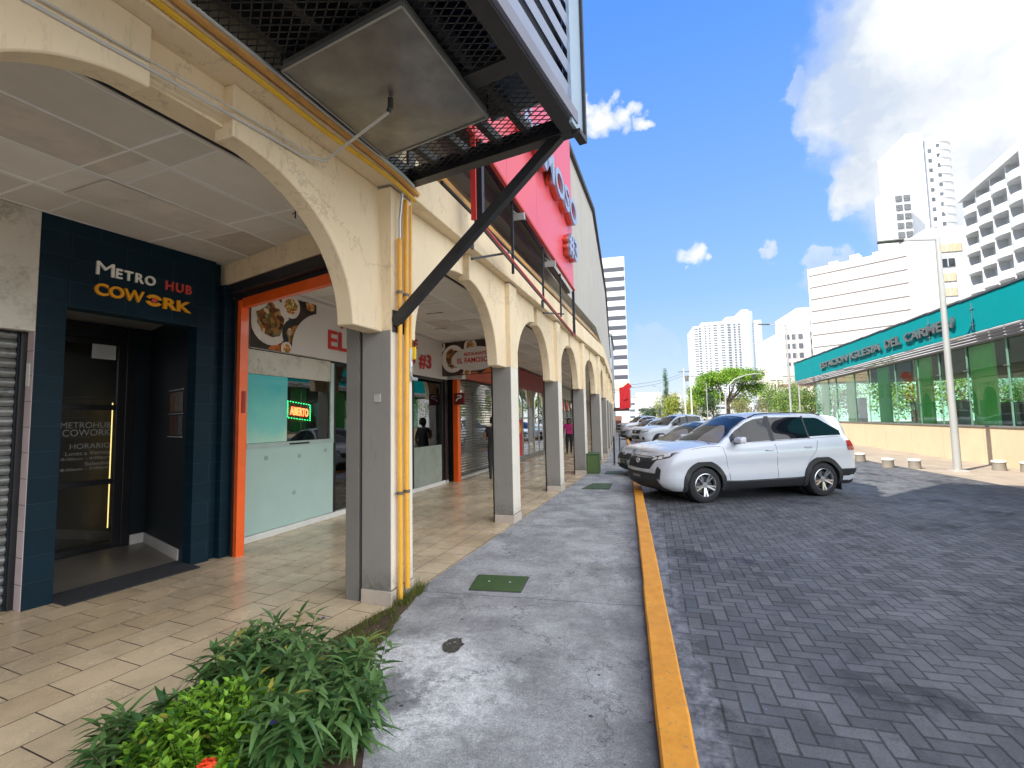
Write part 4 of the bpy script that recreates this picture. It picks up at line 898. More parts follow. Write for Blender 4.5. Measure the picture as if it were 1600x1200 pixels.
for _ in range(420): p = P(rnd.uniform(-.02,.45), -rnd.uniform(.0,.11), .0); blade(m, p, rnd.uniform(.05,.16), .006, rnd.uniform(.2,1.1), rnd.uniform(0,6.3))
gr = m.build('grass', mat_leaf('grass blades', srgb(62,84,30), srgb(128,124,56), .6)); tag(gr, 'short dry grass tufts beside the first column', 'grass', kind='stuff')
def leaf(mb, p, d, up, ln, wd, curl=.25, n=5, fold=.25):
    """lanceolate leaf: two halves folded along the midrib, drooping to the tip"""
    d = d.normalized(); s_ = d.cross(up).normalized(); u_ = s_.cross(d).normalized(); L_, Rr, Mi = [], [], []
    for k in range(n+1):
        t = k/n; w_ = wd*math.sin(math.pi*min(.97, t**.8))*.5+.0004; c = p+d*(ln*t)-u_*(curl*ln*t*t); Mi.append(c); L_.append(c-s_*w_+u_*w_*fold); Rr.append(c+s_*w_+u_*w_*fold)
    i0 = len(mb.v); 
    for a, b, c in zip(L_, Mi, Rr): mb.v += [tuple(a), tuple(b), tuple(c)]
    for k in range(n):
        q = i0+k*3; mb.f += [(q, q+1, q+4, q+3), (q+1, q+2, q+5, q+4)]
def rv(r=rnd): return Vector((r.uniform(-1,1), r.uniform(-1,1), r.uniform(-1,1)))
STEM = M('green stem', srgb(60,84,40), .6)
PUR = M('violet petal', srgb(74,58,140), .6)
def ruellia(name_loc, label, spots, h, seed):
    r = random.Random(seed); th = wthing('ruellia_shrub', label, 'shrub', name_loc, 'ruellia shrubs at the front'); lm, sm, fm = MB(), MB(), MB()
    for (x, y, hh) in spots:
        base = Vector((x, y, .01)); lean = Vector((r.uniform(-.28,.28), r.uniform(-.28,.28), 1)).normalized(); H_ = hh*r.uniform(.8,1.08)
        pts = [base+lean*(H_*k/6)+Vector((lean.x,lean.y,0))*(k/6)**2*.08 for k in range(7)]; sm.tube(pts, [.0035*(1-.5*k/6) for k in range(7)], 5)
        az = r.uniform(0,6.3); nn = int(8+H_*16)
        for k in range(nn):
            t = .18+.82*k/(nn-1); q = base.lerp(pts[-1], t) if t < 1 else pts[-1]; az += 1.62+r.uniform(-.3,.3); el = r.uniform(.0,.75)+(.45 if t > .9 else 0)
            for sg_ in (0, math.pi):
                d = Vector((math.cos(az+sg_)*math.cos(el), math.sin(az+sg_)*math.cos(el), math.sin(el)))
                leaf(lm, q, d, Vector((0,0,1)), r.choice((.07,.10,.13,.15))*r.uniform(.85,1.1)*(1 if t < .92 else .7), r.uniform(.018,.034), r.uniform(.15,.95), 5, .22)
        if r.random() < .07:
            q = pts[-1]+Vector((r.uniform(-.05,.05), r.uniform(-.05,.05), -.03))
            for a in range(5): d = Vector((math.cos(a*1.257), math.sin(a*1.257), .4)); leaf(fm, q, d, Vector((0,0,1)), .016, .013, .3, 3)
    lm.build('foliage', mat_leaf('ruellia leaf', srgb(44,82,38), srgb(112,146,84), .34), th, smooth='all'); sm.build('stems', STEM, th); 
    if fm.f: fm.build('blossoms', PUR, th)
def spots_in(n, cx, cy, rx, ry, h, r):
    o = []
    while len(o) < n:
        a, b = r.uniform(-1,1), r.uniform(-1,1)
        if a*a+b*b < 1: o.append((cx+a*rx, cy+b*ry, h*(1-.25*(a*a+b*b))))
    return o
r_ = random.Random(3)
ruellia((-1.62,2.35,0), 'dark green ruellia shrub with narrow leaves and violet flowers next to the pavement', spots_in(62, -1.60,2.22,.30,.40,.40,r_), .4, 21)
ruellia((-2.15,2.75,0), 'dark green narrow leaved ruellia shrub on the tiled side behind the bright one', spots_in(50, -2.14,2.50,.26,.34,.38,r_), .4, 22)
ruellia((-2.30,1.95,0), 'small dark narrow leaved ruellia at the lower left behind the bright shrub', spots_in(20, -2.30,1.88,.14,.16,.26,r_), .3, 23)
IX = wthing('ixora_shrub', 'bright green ixora shrub with glossy oval leaves and an orange flower head', 'shrub', (-1.93,1.95,0)); lm, sm = MB(), MB(); r = random.Random(9)
for k in range(185):
    a = r.uniform(0,6.283); rad = math.sqrt(r.random())*.34; x, y = -1.91+rad*math.cos(a)*1.05, 1.93+rad*math.sin(a); hh = .36*math.sqrt(max(.05, 1-(rad/.40)**2))*r.uniform(.86,1.06)
    base = Vector((-1.91+(x+1.91)*.6, 1.93+(y-1.93)*.6, .01)); top = Vector((x, y, hh)); sm.tube([base, top], .0025, 5)
    az = r.uniform(0,6.3)
    for q in range(9):
        t = 1-q*.075; p = base.lerp(top, t); az += 1.6
        for sg_ in (0, math.pi):
            el = .25+.75*t*r.uniform(.3,1.05); d = Vector((math.cos(az+sg_)*math.cos(el), math.sin(az+sg_)*math.cos(el), math.sin(el)))
            leaf(lm, p, d, Vector((0,0,1)), r.uniform(.038,.058)*(.75 if q == 0 else 1), r.uniform(.018,.026), r.uniform(.0,.35), 4, .3)
lm.build('foliage', mat_leaf('ixora leaf', srgb(48,96,22), srgb(150,196,62), .25, .3), IX, smooth='all'); sm.build('stems', STEM, IX)
m = MB(); c0 = Vector((-1.58,1.565,.315))
for k in range(70):
    d = Vector((r.uniform(-1,1), r.uniform(-1,1), r.uniform(.05,1))).normalized(); p = c0+d*r.uniform(.018,.034)
    for a in range(4): dd = (d*.3+Vector((math.cos(a*1.57+k), math.sin(a*1.57+k), .2))); leaf(m, p, dd, d, .011, .006, .2, 2, .1)
m.build('flower_head', M('ixora orange', srgb(240,74,30), .5, var=.15, scale=30), IX)
# a few fallen leaves and litter on the grass strip
m = MB()
for k in range(46):
    p = Vector((rnd.uniform(-2.1,-1.55), rnd.uniform(2.8,4.6), .03))
    if inside(p.xy, poly): leaf(m, p, Vector((rnd.uniform(-1,1), rnd.uniform(-1,1), .05)), Vector((0,0,1)), .035, .014, .3, 3)
tag(m.build('leaf_litter', M('dry leaf', srgb(150,126,70), .8, var=.3, scale=20)), 'scattered dry fallen leaves on the grass strip', 'leaf litter', kind='stuff')
# ================================================================ things on the pavement
GRN = M('utility green', srgb(62,88,44), .55, var=.15, scale=5, dirt=.3, grime=(.05,.06,.04))
def cover(pts, label):
    c = Vector(pts[0]).lerp(Vector(pts[2]), .5); th = wthing('manhole_cover', label, 'manhole cover', (c.x,c.y,.004), 'green covers in the pavement'); pts3 = [Vector((p[0],p[1],.004)) for p in pts]
    MB().prism(pts3, (0,0,.012)).build('plate', GRN, th, bevel=.003)
    f = [c.to_3d()*0+Vector((c.x,c.y,.002))+(p-Vector((c.x,c.y,.004)))*1.05 for p in pts3]; MB().prism([Vector((p.x,p.y,.002)) for p in f], (0,0,.006)).build('rim', M('cover rim', srgb(70,70,66), .8), th)
    m = MB()
    for t in (.3,.72): q = pts3[0].lerp(pts3[1], t).lerp(pts3[3].lerp(pts3[2], t), .5); m.lathe([(0,.016),(.012,.016),(.012,.018),(0,.018)], tuple(q), 10)
    m.build('bolt', M('pale bolt', (.5,.5,.48), .5), th)
cover([(-1.54,4.82),(-1.03,4.85),(-1.02,4.43),(-1.50,4.41)], 'green rectangular steel cover in the pavement near the first column')
cover([(-.86,11.9),(-.40,11.9),(-.44,11.0),(-1.04,11.0)], 'second green rectangular cover farther on, before the green cabinet')
cover([(-.62,14.6),(-.18,14.6),(-.18,14.0),(-.66,14.0)], 'grey green cover beside the green cabinet')
# crumbled hole in the cement
m = MB(); n = 30; c0 = Vector((-1.27,3.33,.0)); rr = [(.085+.03*mnoise.noise(Vector((math.cos(2*math.pi*k/n)*1.7,math.sin(2*math.pi*k/n)*1.7,4)))+.012*rnd.uniform(-1,1)) for k in range(n)]
rows = []
for q, zz in ((1.0,.0085),(.8,.006),(.5,.0045),(.15,.007),(0,.0075)): rows.append([c0+Vector((math.cos(2*math.pi*k/n)*rr[k % n]*q*.8, math.sin(2*math.pi*k/n)*rr[k % n]*q*1.45, zz-.004+rnd.uniform(-.001,.0015))) for k in range(n+1)])
tag(m.grid(rows).build('cement_patch', M('crumbled patch', srgb(72,68,60), .98, var=.5, scale=30, bump=1, bscale=160)), 'dark crumbled hole in the white smeared cement of the pavement', 'hole')
GC = wthing('utility_cabinet', 'waist high green steel utility cabinet standing against the arcade column', 'cabinet', (-.96,13.9,0))
MB().box((-1.15,13.78,.03),(-.80,14.5,.56)).build('body', GRN, GC, bevel=.008); MB().box((-1.16,13.77,.56),(-.79,14.51,.585)).build('lid', GRN, GC, bevel=.005)
MB().box((-1.13,13.772,.06),(-.83,13.779,.53)).build('door', M('utility green light', srgb(78,104,52), .5, var=.1), GC); MB().box((-1.17,13.76,0),(-.78,14.52,.03)).build('base', M('cabinet base', (.3,.3,.28), .9), GC)
# hoop rails standing on the pavement
RM = M('dark rail', srgb(40,42,50), .45)
for (x, y, lb) in ((-.46,16.6,'nearer dark steel hoop rail standing on the pavement past the green cabinet'), (-.34,21.2,'farther dark steel hoop rail standing on the pavement past the green cabinet')):
    th = wthing('hoop_rail', lb, 'rail', (x,y,0), 'hoop rails on the pavement')
    MB().tube([(x,y,.02),(x,y,.86),(x,y+.05,.93),(x,y+.65,.93),(x,y+.7,.86),(x,y+.7,.02)], .022, 8).build('hoop', RM, th, smooth=True); MB().tube([(x,y,.45),(x,y+.7,.45)], .016, 8).build('crossbar', RM, th, smooth=True)
    MB().lathe([(.0,.0),(.055,.0),(.055,.012),(0,.012)], (x,y,0), 12).lathe([(.0,.0),(.055,.0),(.055,.012),(0,.012)], (x,y+.7,0), 12).build('foot_plates', RM, th)
# ================================================================ vehicles
WPAINT = M('white car paint', (.56,.59,.63), .25, var=.01, coat=.7)
SPAINT = M('silver car paint', (.42,.45,.48), .28, var=.01, metal=.3, coat=.9)
CLAD = M('black cladding', (.022,.023,.026), .55, var=.1, scale=20, bump=.1, bscale=300)
CGL = M('dark car glass', (.006,.008,.012), .02, var=0, spec=.5)
CHROME = M('chrome', (.75,.76,.78), .12, 1, var=0)
ALLOY = M('alloy wheel', (.55,.56,.58), .22, .9, var=.02)
TYRE = M('tyre rubber', (.02,.02,.022), .85, var=.2, scale=15)
LAMPG = M('headlamp glass', (.72,.76,.80), .12, .2, var=.2, scale=18, coat=1)
REDL = M('tail lamp red', (.30,.02,.02), .15, var=.2, coat=1)
SEAM = M('panel gap', (.03,.03,.035), .7)
def interp(tab, x):
    if x <= tab[0][0]: return tab[0][1]
    for (a, b), (c, d) in zip(tab, tab[1:]):
        if x <= c: t = (x-a)/(c-a); t = t*t*(3-2*t)*.35+t*.65; return b+(d-b)*t
    return tab[-1][1]
class Car:
    def __init__(s, **k): s.__dict__.update(k)
    def W(s, j): return interp(s.w, j)
    def Y(s, x, j):
        w = s.W(j); xn = interp(s.xn, j); xt = interp(s.xt, j)
        if x > xn-s.lf: r = min(1, (x-(xn-s.lf))/s.lf); return w*(1-r**s.pf)**(1/s.qf)
        if x < xt+s.lr: r = min(1, ((xt+s.lr)-x)/s.lr); return w*(1-r**3)**(1/3.)
        return w
    def zt(s, x): return interp(s.top, x)
    def Z(s, x, j): return s.zb+(s.zt(x)-s.zb)*j
    def jz(s, x, z): return (z-s.zb)/(s.zt(x)-s.zb)
    def side(s, x, z, off=.004, sg=1):
        j = min(1, max(0, s.jz(x, z))); return Vector((x, sg*(s.Y(x, j)+off), z))
    def front(s, y, z, off=.004):
        x = interp(s.xn, .5)
        for _ in range(4):
            j = min(1, max(0, s.jz(x, z))); w = s.W(j); xn = interp(s.xn, j); r = max(0, 1-(min(abs(y), w*.999)/w)**s.qf)**(1/s.pf); x = xn-s.lf+s.lf*r
        # outward normal in plan
        e = .01; x2 = xn-s.lf+s.lf*max(0, 1-(min(abs(y)+e, w*.999)/w)**s.qf)**(1/s.pf); n = Vector((e, (x-x2), 0)).normalized(); n.y *= (1 if y > 0 else -1)
        return Vector((x, y, z))+n*off
def corner(c, a, z, off=.006):
    x = 2.2
    for _ in range(4): j = min(1, max(0, c.jz(x, z))); xn = interp(c.xn, j); x = xn-c.lf+c.lf*max(0, math.cos(a))**(2/c.pf)
    y = c.W(j)*math.sin(a)**(2/c.qf); n = Vector((math.cos(a), math.sin(a), .15)).normalized(); return Vector((x, y, z))+n*off
def patch(c, pts, fn, off, nsub=5, th=.0):
    """polygon (list of 4 corner (a,b)) laid on the body surface as a fine grid"""
    m = MB(); (a, b, d, e) = pts; rows = []
    for i in range(nsub+1):
        t = i/nsub; p = (a[0]+(b[0]-a[0])*t, a[1]+(b[1]-a[1])*t); q = (e[0]+(d[0]-e[0])*t, e[1]+(d[1]-e[1])*t)
        rows.append([fn(p[0]+(q[0]-p[0])*k/nsub, p[1]+(q[1]-p[1])*k/nsub, off) for k in range(nsub+1)])
    m.grid(rows); return m
def join(*ms):
    r = MB()
    for m in ms: i = len(r.v); r.v += m.v; r.f += [tuple(x+i for x in f) for f in m.f]
    return r
def make_car(c, name, label, loc, rz, paint, group=None):
    th = thing(name, label, 'car' if c.kind != 'pickup' else 'pickup truck', loc, rz, group)
    xn0, xt0 = interp(c.xn, .5), interp(c.xt, .5); nj = 12
    # ---- body shell: plan outlines stacked, then the crowned top
    us = []
    n1 = 16
    def outline(j):
        xn = interp(c.xn, j); xt = interp(c.xt, j); w = c.W(j); P_ = []
        for k in range(n1): a = math.pi/2*k/n1; P_.append((xn-c.lf+c.lf*math.cos(a)**(2/c.pf) if math.cos(a) > 1e-6 else xn-c.lf, w*math.sin(a)**(2/c.qf)))
        x0, x1 = xn-c.lf, xt+c.lr
        for k in range(30): P_.append((x0+(x1-x0)*k/30, w))
        for k in range(9): a = math.pi/2*k/8; P_.append((x1-c.lr*math.sin(a)**(2/3.), w*math.cos(a)**(2/3.) if math.cos(a) > 1e-6 else 0))
        return P_
    m = MB()
    for sg in (1, -1):
        rows = []
        js = [0,.06,.14,.24,.36,.48,.60,.72,.82,.90,.955,1.0]
        for j in js: rows.append([Vector((x, sg*y, c.Z(x, j))) for x, y in outline(j)])
        # shoulder roll and crown
        for k in (.965,.90,.8,.6,.3,0): rows.append([Vector((x, sg*y*k, c.zt(x)+c.crown*(1-k*k)*min(1, y/.5))) for x, y in outline(1.0)])
        rows.insert(0, [Vector((x, 0, c.zb)) for x, y in outline(0)])
        m.grid(rows)
    me = bpy.data.meshes.new('b'); me.from_pydata(m.v, [], m.f); bm = bmesh.new(); bm.from_mesh(me)
    bmesh.ops.remove_doubles(bm, verts=bm.verts, dist=.0008); bmesh.ops.recalc_face_normals(bm, faces=bm.faces); bm.to_mesh(me); bm.free()
    body = bpy.data.objects.new('body', me); COL.objects.link(body); me.materials.append(paint); me.materials.append(CLAD)
    cuts_ = []
    for wx in (c.wf, c.wr):
        cm = MB(); cm.lathe([(0,-1.3),(c.ra,-1.3),(c.ra,1.3),(0,1.3)], n=44, mat=Matrix.Translation((wx,0,c.R)) @ Matrix.Rotation(math.pi/2,4,'X'))
        cu = cm.build('cut', CLAD); cuts_.append(cu); bo = body.modifiers.new('b', 'BOOLEAN'); bo.object = cu; bo.operation = 'DIFFERENCE'; bo.solver = 'EXACT'
    dg = bpy.context.evaluated_depsgraph_get(); dg.update(); me2 = bpy.data.meshes.new_from_object(body.evaluated_get(dg))
    for o in cuts_: bpy.data.objects.remove(o)
    old = body.data; body.modifiers.clear(); body.data = me2; bpy.data.meshes.remove(old); me2.name = 'body'
    for p in me2.polygons: p.use_smooth = True
    me2.set_sharp_from_angle(angle=R(32))
    body.parent = th
    # lower dark cladding: skirt along sills and chin
    m = MB()
    for sg in (1, -1):
        rows = []
        for j, o in ((0,.003),(.05,.012),(c.skirt,.012),(c.skirt+.012,.002)):
            rows.append([Vector((x, sg*(y+o), c.Z(x, j))) for x, y in outline(j)[n1-4:n1+34] if not any(abs(x-wx) < c.ra+.02 for wx in (c.wf, c.wr))] )
        for seg_ in ((c.wf-c.ra-.03, c.wr+c.ra+.03),):
            rr = []
            for j, o in ((0,.004),(.05,.014),(c.skirt,.014),(c.skirt+.02,.001)):
                rr.append([Vector((x, sg*(c.Y(x, j)+o), c.Z(x, j)+(.0 if j < .1 else .05*max(0, abs(x-(seg_[0]+seg_[1])/2)/1.0-.55)))) for x in [seg_[0]+(seg_[1]-seg_[0])*k/20 for k in range(21)]])
            m.grid(rr)
    if c.skirt: m.build('sill_cladding', CLAD, th, smooth=True)
    # arch cladding and liner
    for wx in (c.wf, c.wr):
        for sg in (1, -1):
            m = MB(); rows = []
            for r_, y_ in ((c.ra-.01, .60),(c.ra-.01, None),(c.ra+c.arch*.9, None),(c.ra+c.arch, 0)):
                row = []
                for k in range(25):
                    a = R(-16)+(R(212))*k/24; x = wx+r_*math.cos(a)*1.0; z = c.R+r_*math.sin(a)
                    if r_ > c.ra: x = wx+math.copysign(min(abs(r_*math.cos(a))*1.03, r_), math.cos(a)); z = c.R+min(r_*math.sin(a)*1.04, r_*.99)
                    z = max(z, c.zb-.02); y = y_ if y_ and y_ > 0 else c.side(x, max(z, c.zb+.02)).y+(.016 if y_ is None else -.004); row.append(Vector((x, sg*y, z)))
                rows.append(row)
            m.grid(rows); m.build('wheel_arch', CLAD if c.arch > .03 else paint, th, smooth=True, angle=50)
        m = MB().lathe([(.02,-.62),(c.ra-.012,-.62),(c.ra-.012,.62),(.02,.62)], n=30, mat=Matrix.Translation((wx,0,c.R)) @ Matrix.Rotation(math.pi/2,4,'X')); m.build('wheel_well', DARK, th)
    # wheels
    for wx in (c.wf, c.wr):
        for sg in (1, -1):
            T_ = Matrix.Translation((wx, sg*c.yw, c.R)) @ Matrix.Rotation(-sg*math.pi/2, 4, 'X'); r0, ri, wd = c.R, c.rim, .115
            ty = MB().lathe([(ri,-wd),(ri+.02,-wd-.004),(r0-.05,-wd-.002),(r0-.012,-wd+.02),(r0,-wd+.05),(r0,wd-.05),(r0-.012,wd-.02),(r0-.05,wd+.002),(ri+.02,wd+.004),(ri,wd)], n=44, mat=T_)
            w_ = ty.build('wheel', TYRE, th, smooth=True)
            rm = MB().lathe([(ri+.004,-wd+.02),(ri+.004,wd-.002),(ri-.012,wd+.006),(ri-.022,wd-.012),(ri-.03,-.02),(ri-.03,-wd+.02)], n=40, mat=T_)
            for q in range(5):
                for dq in (-.16, .16):
                    a = q*2*math.pi/5+dq+math.pi/2; a2 = q*2*math.pi/5+dq*.55+math.pi/2
                    p0 = T_ @ Vector((.045*math.cos(a2), .045*math.sin(a2), wd-.035)); p1 = T_ @ Vector(((ri-.012)*math.cos(a), (ri-.012)*math.sin(a), wd-.008))
                    rm.bar(p0, p1, .034, .022, up=T_.to_3x3() @ Vector((0,0,1)))
            rm.lathe([(0,wd-.015),(.045,wd-.015),(.058,wd-.03),(.058,wd-.06)], n=20, mat=T_)
            rm.build('rim', ALLOY, w_, smooth=True)
            MB().lathe([(0,wd-.07),(ri*.72,wd-.07),(ri*.72,wd-.085),(0,wd-.085)], n=30, mat=T_).build('brake_disc', M('brake disc', (.10,.10,.11), .5, .8), w_)
            MB().lathe([(0,-.02),(ri-.02,-.02),(ri-.02,-.03),(0,-.03)], n=30, mat=T_).build('rim_back', DARK, w_)
    # ---- greenhouse
    def gh(x, t, off=0, sg=1):
        """t 0..1 belt to roof edge, 1..2 roof edge to centre"""
        zb_, zr = c.zt(x)-.02, interp(c.roof, x); yb = c.Y(x, 1)*.985 if c.kind != 'x' else .8; yr = interp(c.yroof, x); h = max(.0, zr-zb_); edge = zb_+max(0, h-c.rc*min(1, h/.25))
        if t <= 1: y = yb+(yr-yb)*(t**.9)*min(1, h/.35); z = zb_+(edge-zb_)*t; n = Vector((0, .93, .36)); y2, z2 = y, z
        else:
            q = t-1; k = 1-q; ye = yb+(yr-yb)*min(1, h/.35); y2 = ye*k; z2 = edge+(zr-edge)*(1-k**2.6); n = Vector((0, .3*k, .95))
            if interp(c.roof, x+.05) < zr-.005: n = Vector((.5,.1*k,.8))
            if interp(c.roof, x-.05) < zr-.012: n = Vector((-.7,.1*k,.7))
        return Vector((x, sg*(y2+n.y*off), z2+n.z*off))+Vector((n.x*off,0,0))
    x0, x1 = c.gx; xs = [x1+(x0-x1)*k/46 for k in range(47)]; m = MB(); tl = [0,.2,.4,.6,.8,.93,1.0,1.04,1.1,1.2,1.4,1.7,2.0]
    for sg in (1, -1): m.grid([[gh(x, t, 0, sg) for x in xs] for t in tl])
    for xe in (x0, x1): m.quad(*[gh(xe, t, 0, 1) for t in tl], *[gh(xe, t, 0, -1) for t in tl[::-1]])
    cab = m.build('roof', paint, th, smooth=True, angle=28)
    def win(nm, mat, xa, xb, ta, tb, off=.005, sg=1, n=10, taf=None, tbf=None):
        rows = []
        for k in range(n+1):
            x = xa+(xb-xa)*k/n; u_, v_ = (taf(x) if taf else ta), (tbf(x) if tbf else tb); rows.append([gh(x, u_+(v_-u_)*q/6, off, sg) for q in range(7)])
        return MB().grid(rows)
    # windscreen over the full width
    wa, wb = c.wind
    rows = [[gh(wa+(wb-wa)*k/10, t, .005, sg) for sg, ts in ((1, (1.07,1.15,1.3,1.5,1.75)), (-1, (2.0,1.75,1.5,1.3,1.15,1.07))) for t in ts] for k in range(11)]
    MB().grid(rows).build('windscreen', CGL, th, smooth='all')
    if c.shade:
        rows = []
        for q in range(13):
            t = q/12; y_ = 1.10+t*.62*1.0; 
            tt = 1.08+t*(.92 if c.shade == 1 else 1.5); sgn = 1
            if tt > 2: tt = 4-tt; sgn = -1
            top = wa+(wb-wa)*(.05+.50*math.sin(math.pi*min(1, max(0.02, t)))**.6)
            rows.append([gh(wa+.0+(top-wa)*k/5, tt, .009, sgn) for k in range(6)])
        MB().grid(rows).build('sunshade', M('grey sunshade', srgb(122,118,112), .5, var=.05, coat=.5), th, smooth='all')
    ra_, rb_ = c.rear
    rows = [[gh(ra_+(rb_-ra_)*k/8, t, .006, sg) for sg, ts in ((1, (1.1,1.2,1.4,1.7)), (-1, (2.0,1.7,1.4,1.2,1.1))) for t in ts] for k in range(9)]
    MB().grid(rows).build('rear_window', CGL, th, smooth='all')
    MB().tube([gh(wa+.03, 1.75, .012), gh(wa+.10, 1.35, .014), gh(wa+.16, 1.15, .014)], .007, 5).build('wiper', CLAD, th)
    for sg in (1, -1):
        ms = []
        for (xa, xb, ta, tb, fb) in c.windows:
            ms.append(('side_window', win('w', CGL, xa, xb, ta, tb, .006, sg, tbf=fb)))
        for nm, mm_ in ms: mm_.build(nm, CGL, th, smooth='all')
        xa, xb = c.windows[0][0], c.windows[-1][1]
        win('trim', CLAD, xa-.0, xb, .0, .05, .008, sg, 20).build('belt_trim', CLAD, th, smooth='all')
        for (xa, xb) in c.pillars: win('p', CLAD, xa, xb, .05, .97, .0065, sg, 2).build('pillar_trim', CLAD, th)
        if c.rails: MB().tube([gh(x, 1.06, .012 if k in (0,10) else .040, sg) for k, x in enumerate([.12-1.75*q/10 for q in range(11)])], .014, 6).build('roof_rail', CLAD, th, smooth=True)
        # mirrors
        mx, my, mz = c.mirror; mo = MB(); 
        mo.prism([(mx-.07, sg*(my-.11), mz-.065), (mx+.06, sg*(my-.11), mz-.055), (mx+.075, sg*(my-.11), mz+.03), (mx-.0, sg*(my-.11), mz+.07), (mx-.08, sg*(my-.11), mz+.065)], (0, sg*.21, 0))
        mi = mo.build('mirror', paint if c.kind != 'pickup' else CLAD, th, bevel=.028, seg=4, smooth='all'); MB().bar((mx+.0, sg*(my-.16), mz-.06), (mx, sg*(my-.03), mz-.05), .06, .05).build('mirror_foot', CLAD, mi)
        # seams, handles
        F = lambda x, z, off: c.side(x, z, off, sg)
        for nm, line in c.seams:
            pts = []
            for (a, b), (d_, e) in zip(line, line[1:]):
                for q in range(8): pts.append(c.side(a+(d_-a)*q/8, b+(e-b)*q/8, .0005, sg))
            pts.append(c.side(*line[-1], .0005, sg)); MB().tube(pts, .0035, 4).build('door_seam', SEAM, th)
        if c.kind == 'suv':
            pts = [gh(x, 0, .004, sg) for x in (1.0,.99)]+[corner(c, a, c.zt(corner(c, a, .9).x)-.012, .001) for a in (1.5,1.35,1.2,1.05,.9,.75,.6)]
            pts = [c.side(.95, 1.085, .001)]+[c.side(x, c.zt(x)-.022, .001) for x in (1.15,1.35,1.55)]+[corner(c, a, .985-.02*k, .002) for k, a in enumerate((1.30,1.15,1.0,.85,.7,.5,.3,.1))]
            MB().tube([Vector((p.x, p.y*sg, p.z)) for p in pts], .004, 4).build('hood_seam', SEAM, th)
        for (hx, hz) in c.handles:
            MB().tube([c.side(hx+.09, hz, .004, sg), c.side(hx+.07, hz, .026, sg), c.side(hx-.07, hz+.004, .026, sg), c.side(hx-.09, hz+.004, .004, sg)], .011, 8).build('door_handle', paint, th, smooth=True)
        # lamps
        hl = c.headlamp; mir = lambda a, b, o: Vector((1, sg, 1))*corner(c, a, b, o)
        mir = lambda a, b, o: (lambda v: Vector((v.x, sg*v.y, v.z)))(corner(c, a, b, o))
        lp = patch(c, hl, mir, .007, 10).build('headlight', M('lamp housing', (.05,.05,.06), .2, coat=1), th, smooth='all')
        L2 = lambda u_, v_: (hl[0][0]+(hl[1][0]-hl[0][0])*u_, (hl[0][1]+(hl[1][1]-hl[0][1])*u_)*(1-v_)+(hl[3][1]+(hl[2][1]-hl[3][1])*u_)*v_)
        for (u0_, u1_, v0_, v1_) in ((.08,.30,.12,.62),(.36,.58,.15,.72),(.62,.95,.30,.85),(.05,.9,.82,.95)):
            patch(c, [L2(u0_,v0_), L2(u1_,v0_), L2(u1_,v1_), L2(u0_,v1_)], mir, .011, 4).build('lamp_lens', LAMPG, lp, smooth='all')
        if c.fog: patch(c, c.fog, mir, .012, 5).build('fog_recess', CLAD, th, smooth='all')
        tlm = MB(); tz0, tz1, tx0 = c.tail; rows = []
        for k in range(7): x = tx0-(tx0-(interp(c.xt,.9)+.10))*k/6; rows.append([c.side(x, tz0+(tz1-tz0)*q/4+(.0), .010, sg) for q in range(5)])
        tlm.grid(rows).build('tail_light', REDL, th, smooth='all')
    for nm, mat, poly_, off in c.front_parts:
        patch(c, poly_, lambda a, b, o: c.front(a, b, o), off, 14).build(nm, mat, th, smooth='all')
    # number plate
    pl = patch(c, [(-.20,c.plate),(.06+.14,c.plate),(.20,c.plate+.11),(-.20,c.plate+.11)], lambda a, b, o: c.front(a, b, o), .022, 4).build('number_plate', M('dark plate', (.03,.03,.03), .4), th)
    patch(c, [(-.16,c.plate+.035),(.16,c.plate+.035),(.16,c.plate+.075),(-.16,c.plate+.075)], lambda a, b, o: c.front(a, b, o), .025, 2).build('plate_text', M('plate grey', (.25,.25,.25), .5, var=.8, scale=60), pl)
    # emblem on the nose: outer oval with two inner ovals
    ex = c.front(0, c.emb, .03); em = MB()
    def oval(cy, cz, ry, rz_): em.tube([ex+Vector((0, cy+ry*math.cos(2*math.pi*k/20), cz+rz_*math.sin(2*math.pi*k/20))) for k in range(21)], .008, 5)
    oval(0,0,.075,.052); oval(0,.0,.026,.048); oval(0,.022,.050,.022); em.build('emblem', CHROME, th, smooth='all')
    for wx in (c.wf, c.wr): pass
    if c.kind == 'suv':
        for sg in (1, -1):
            wx = c.wr; MB().prism([(wx-c.ra-.02, sg*.70, .12), (wx-c.ra-.02, sg*.91, .12), (wx-c.ra-.02, sg*.91, .38), (wx-c.ra-.02, sg*.70, .38)], (-.012,0,0)).build('mud_flap', CLAD, th)
            rows = [[Vector((x-(.012 if x < -2.0 and k in (1,2) else 0), sg*(y+o), c.Z(x, j))) for x, y in outline(j)[-11:]] for k, (j, o) in enumerate(((0,.004),(.04,.012),(.31,.012),(.325,.0)))]
            MB().grid(rows).build('bumper_cladding', CLAD, th, smooth=True)
    return th
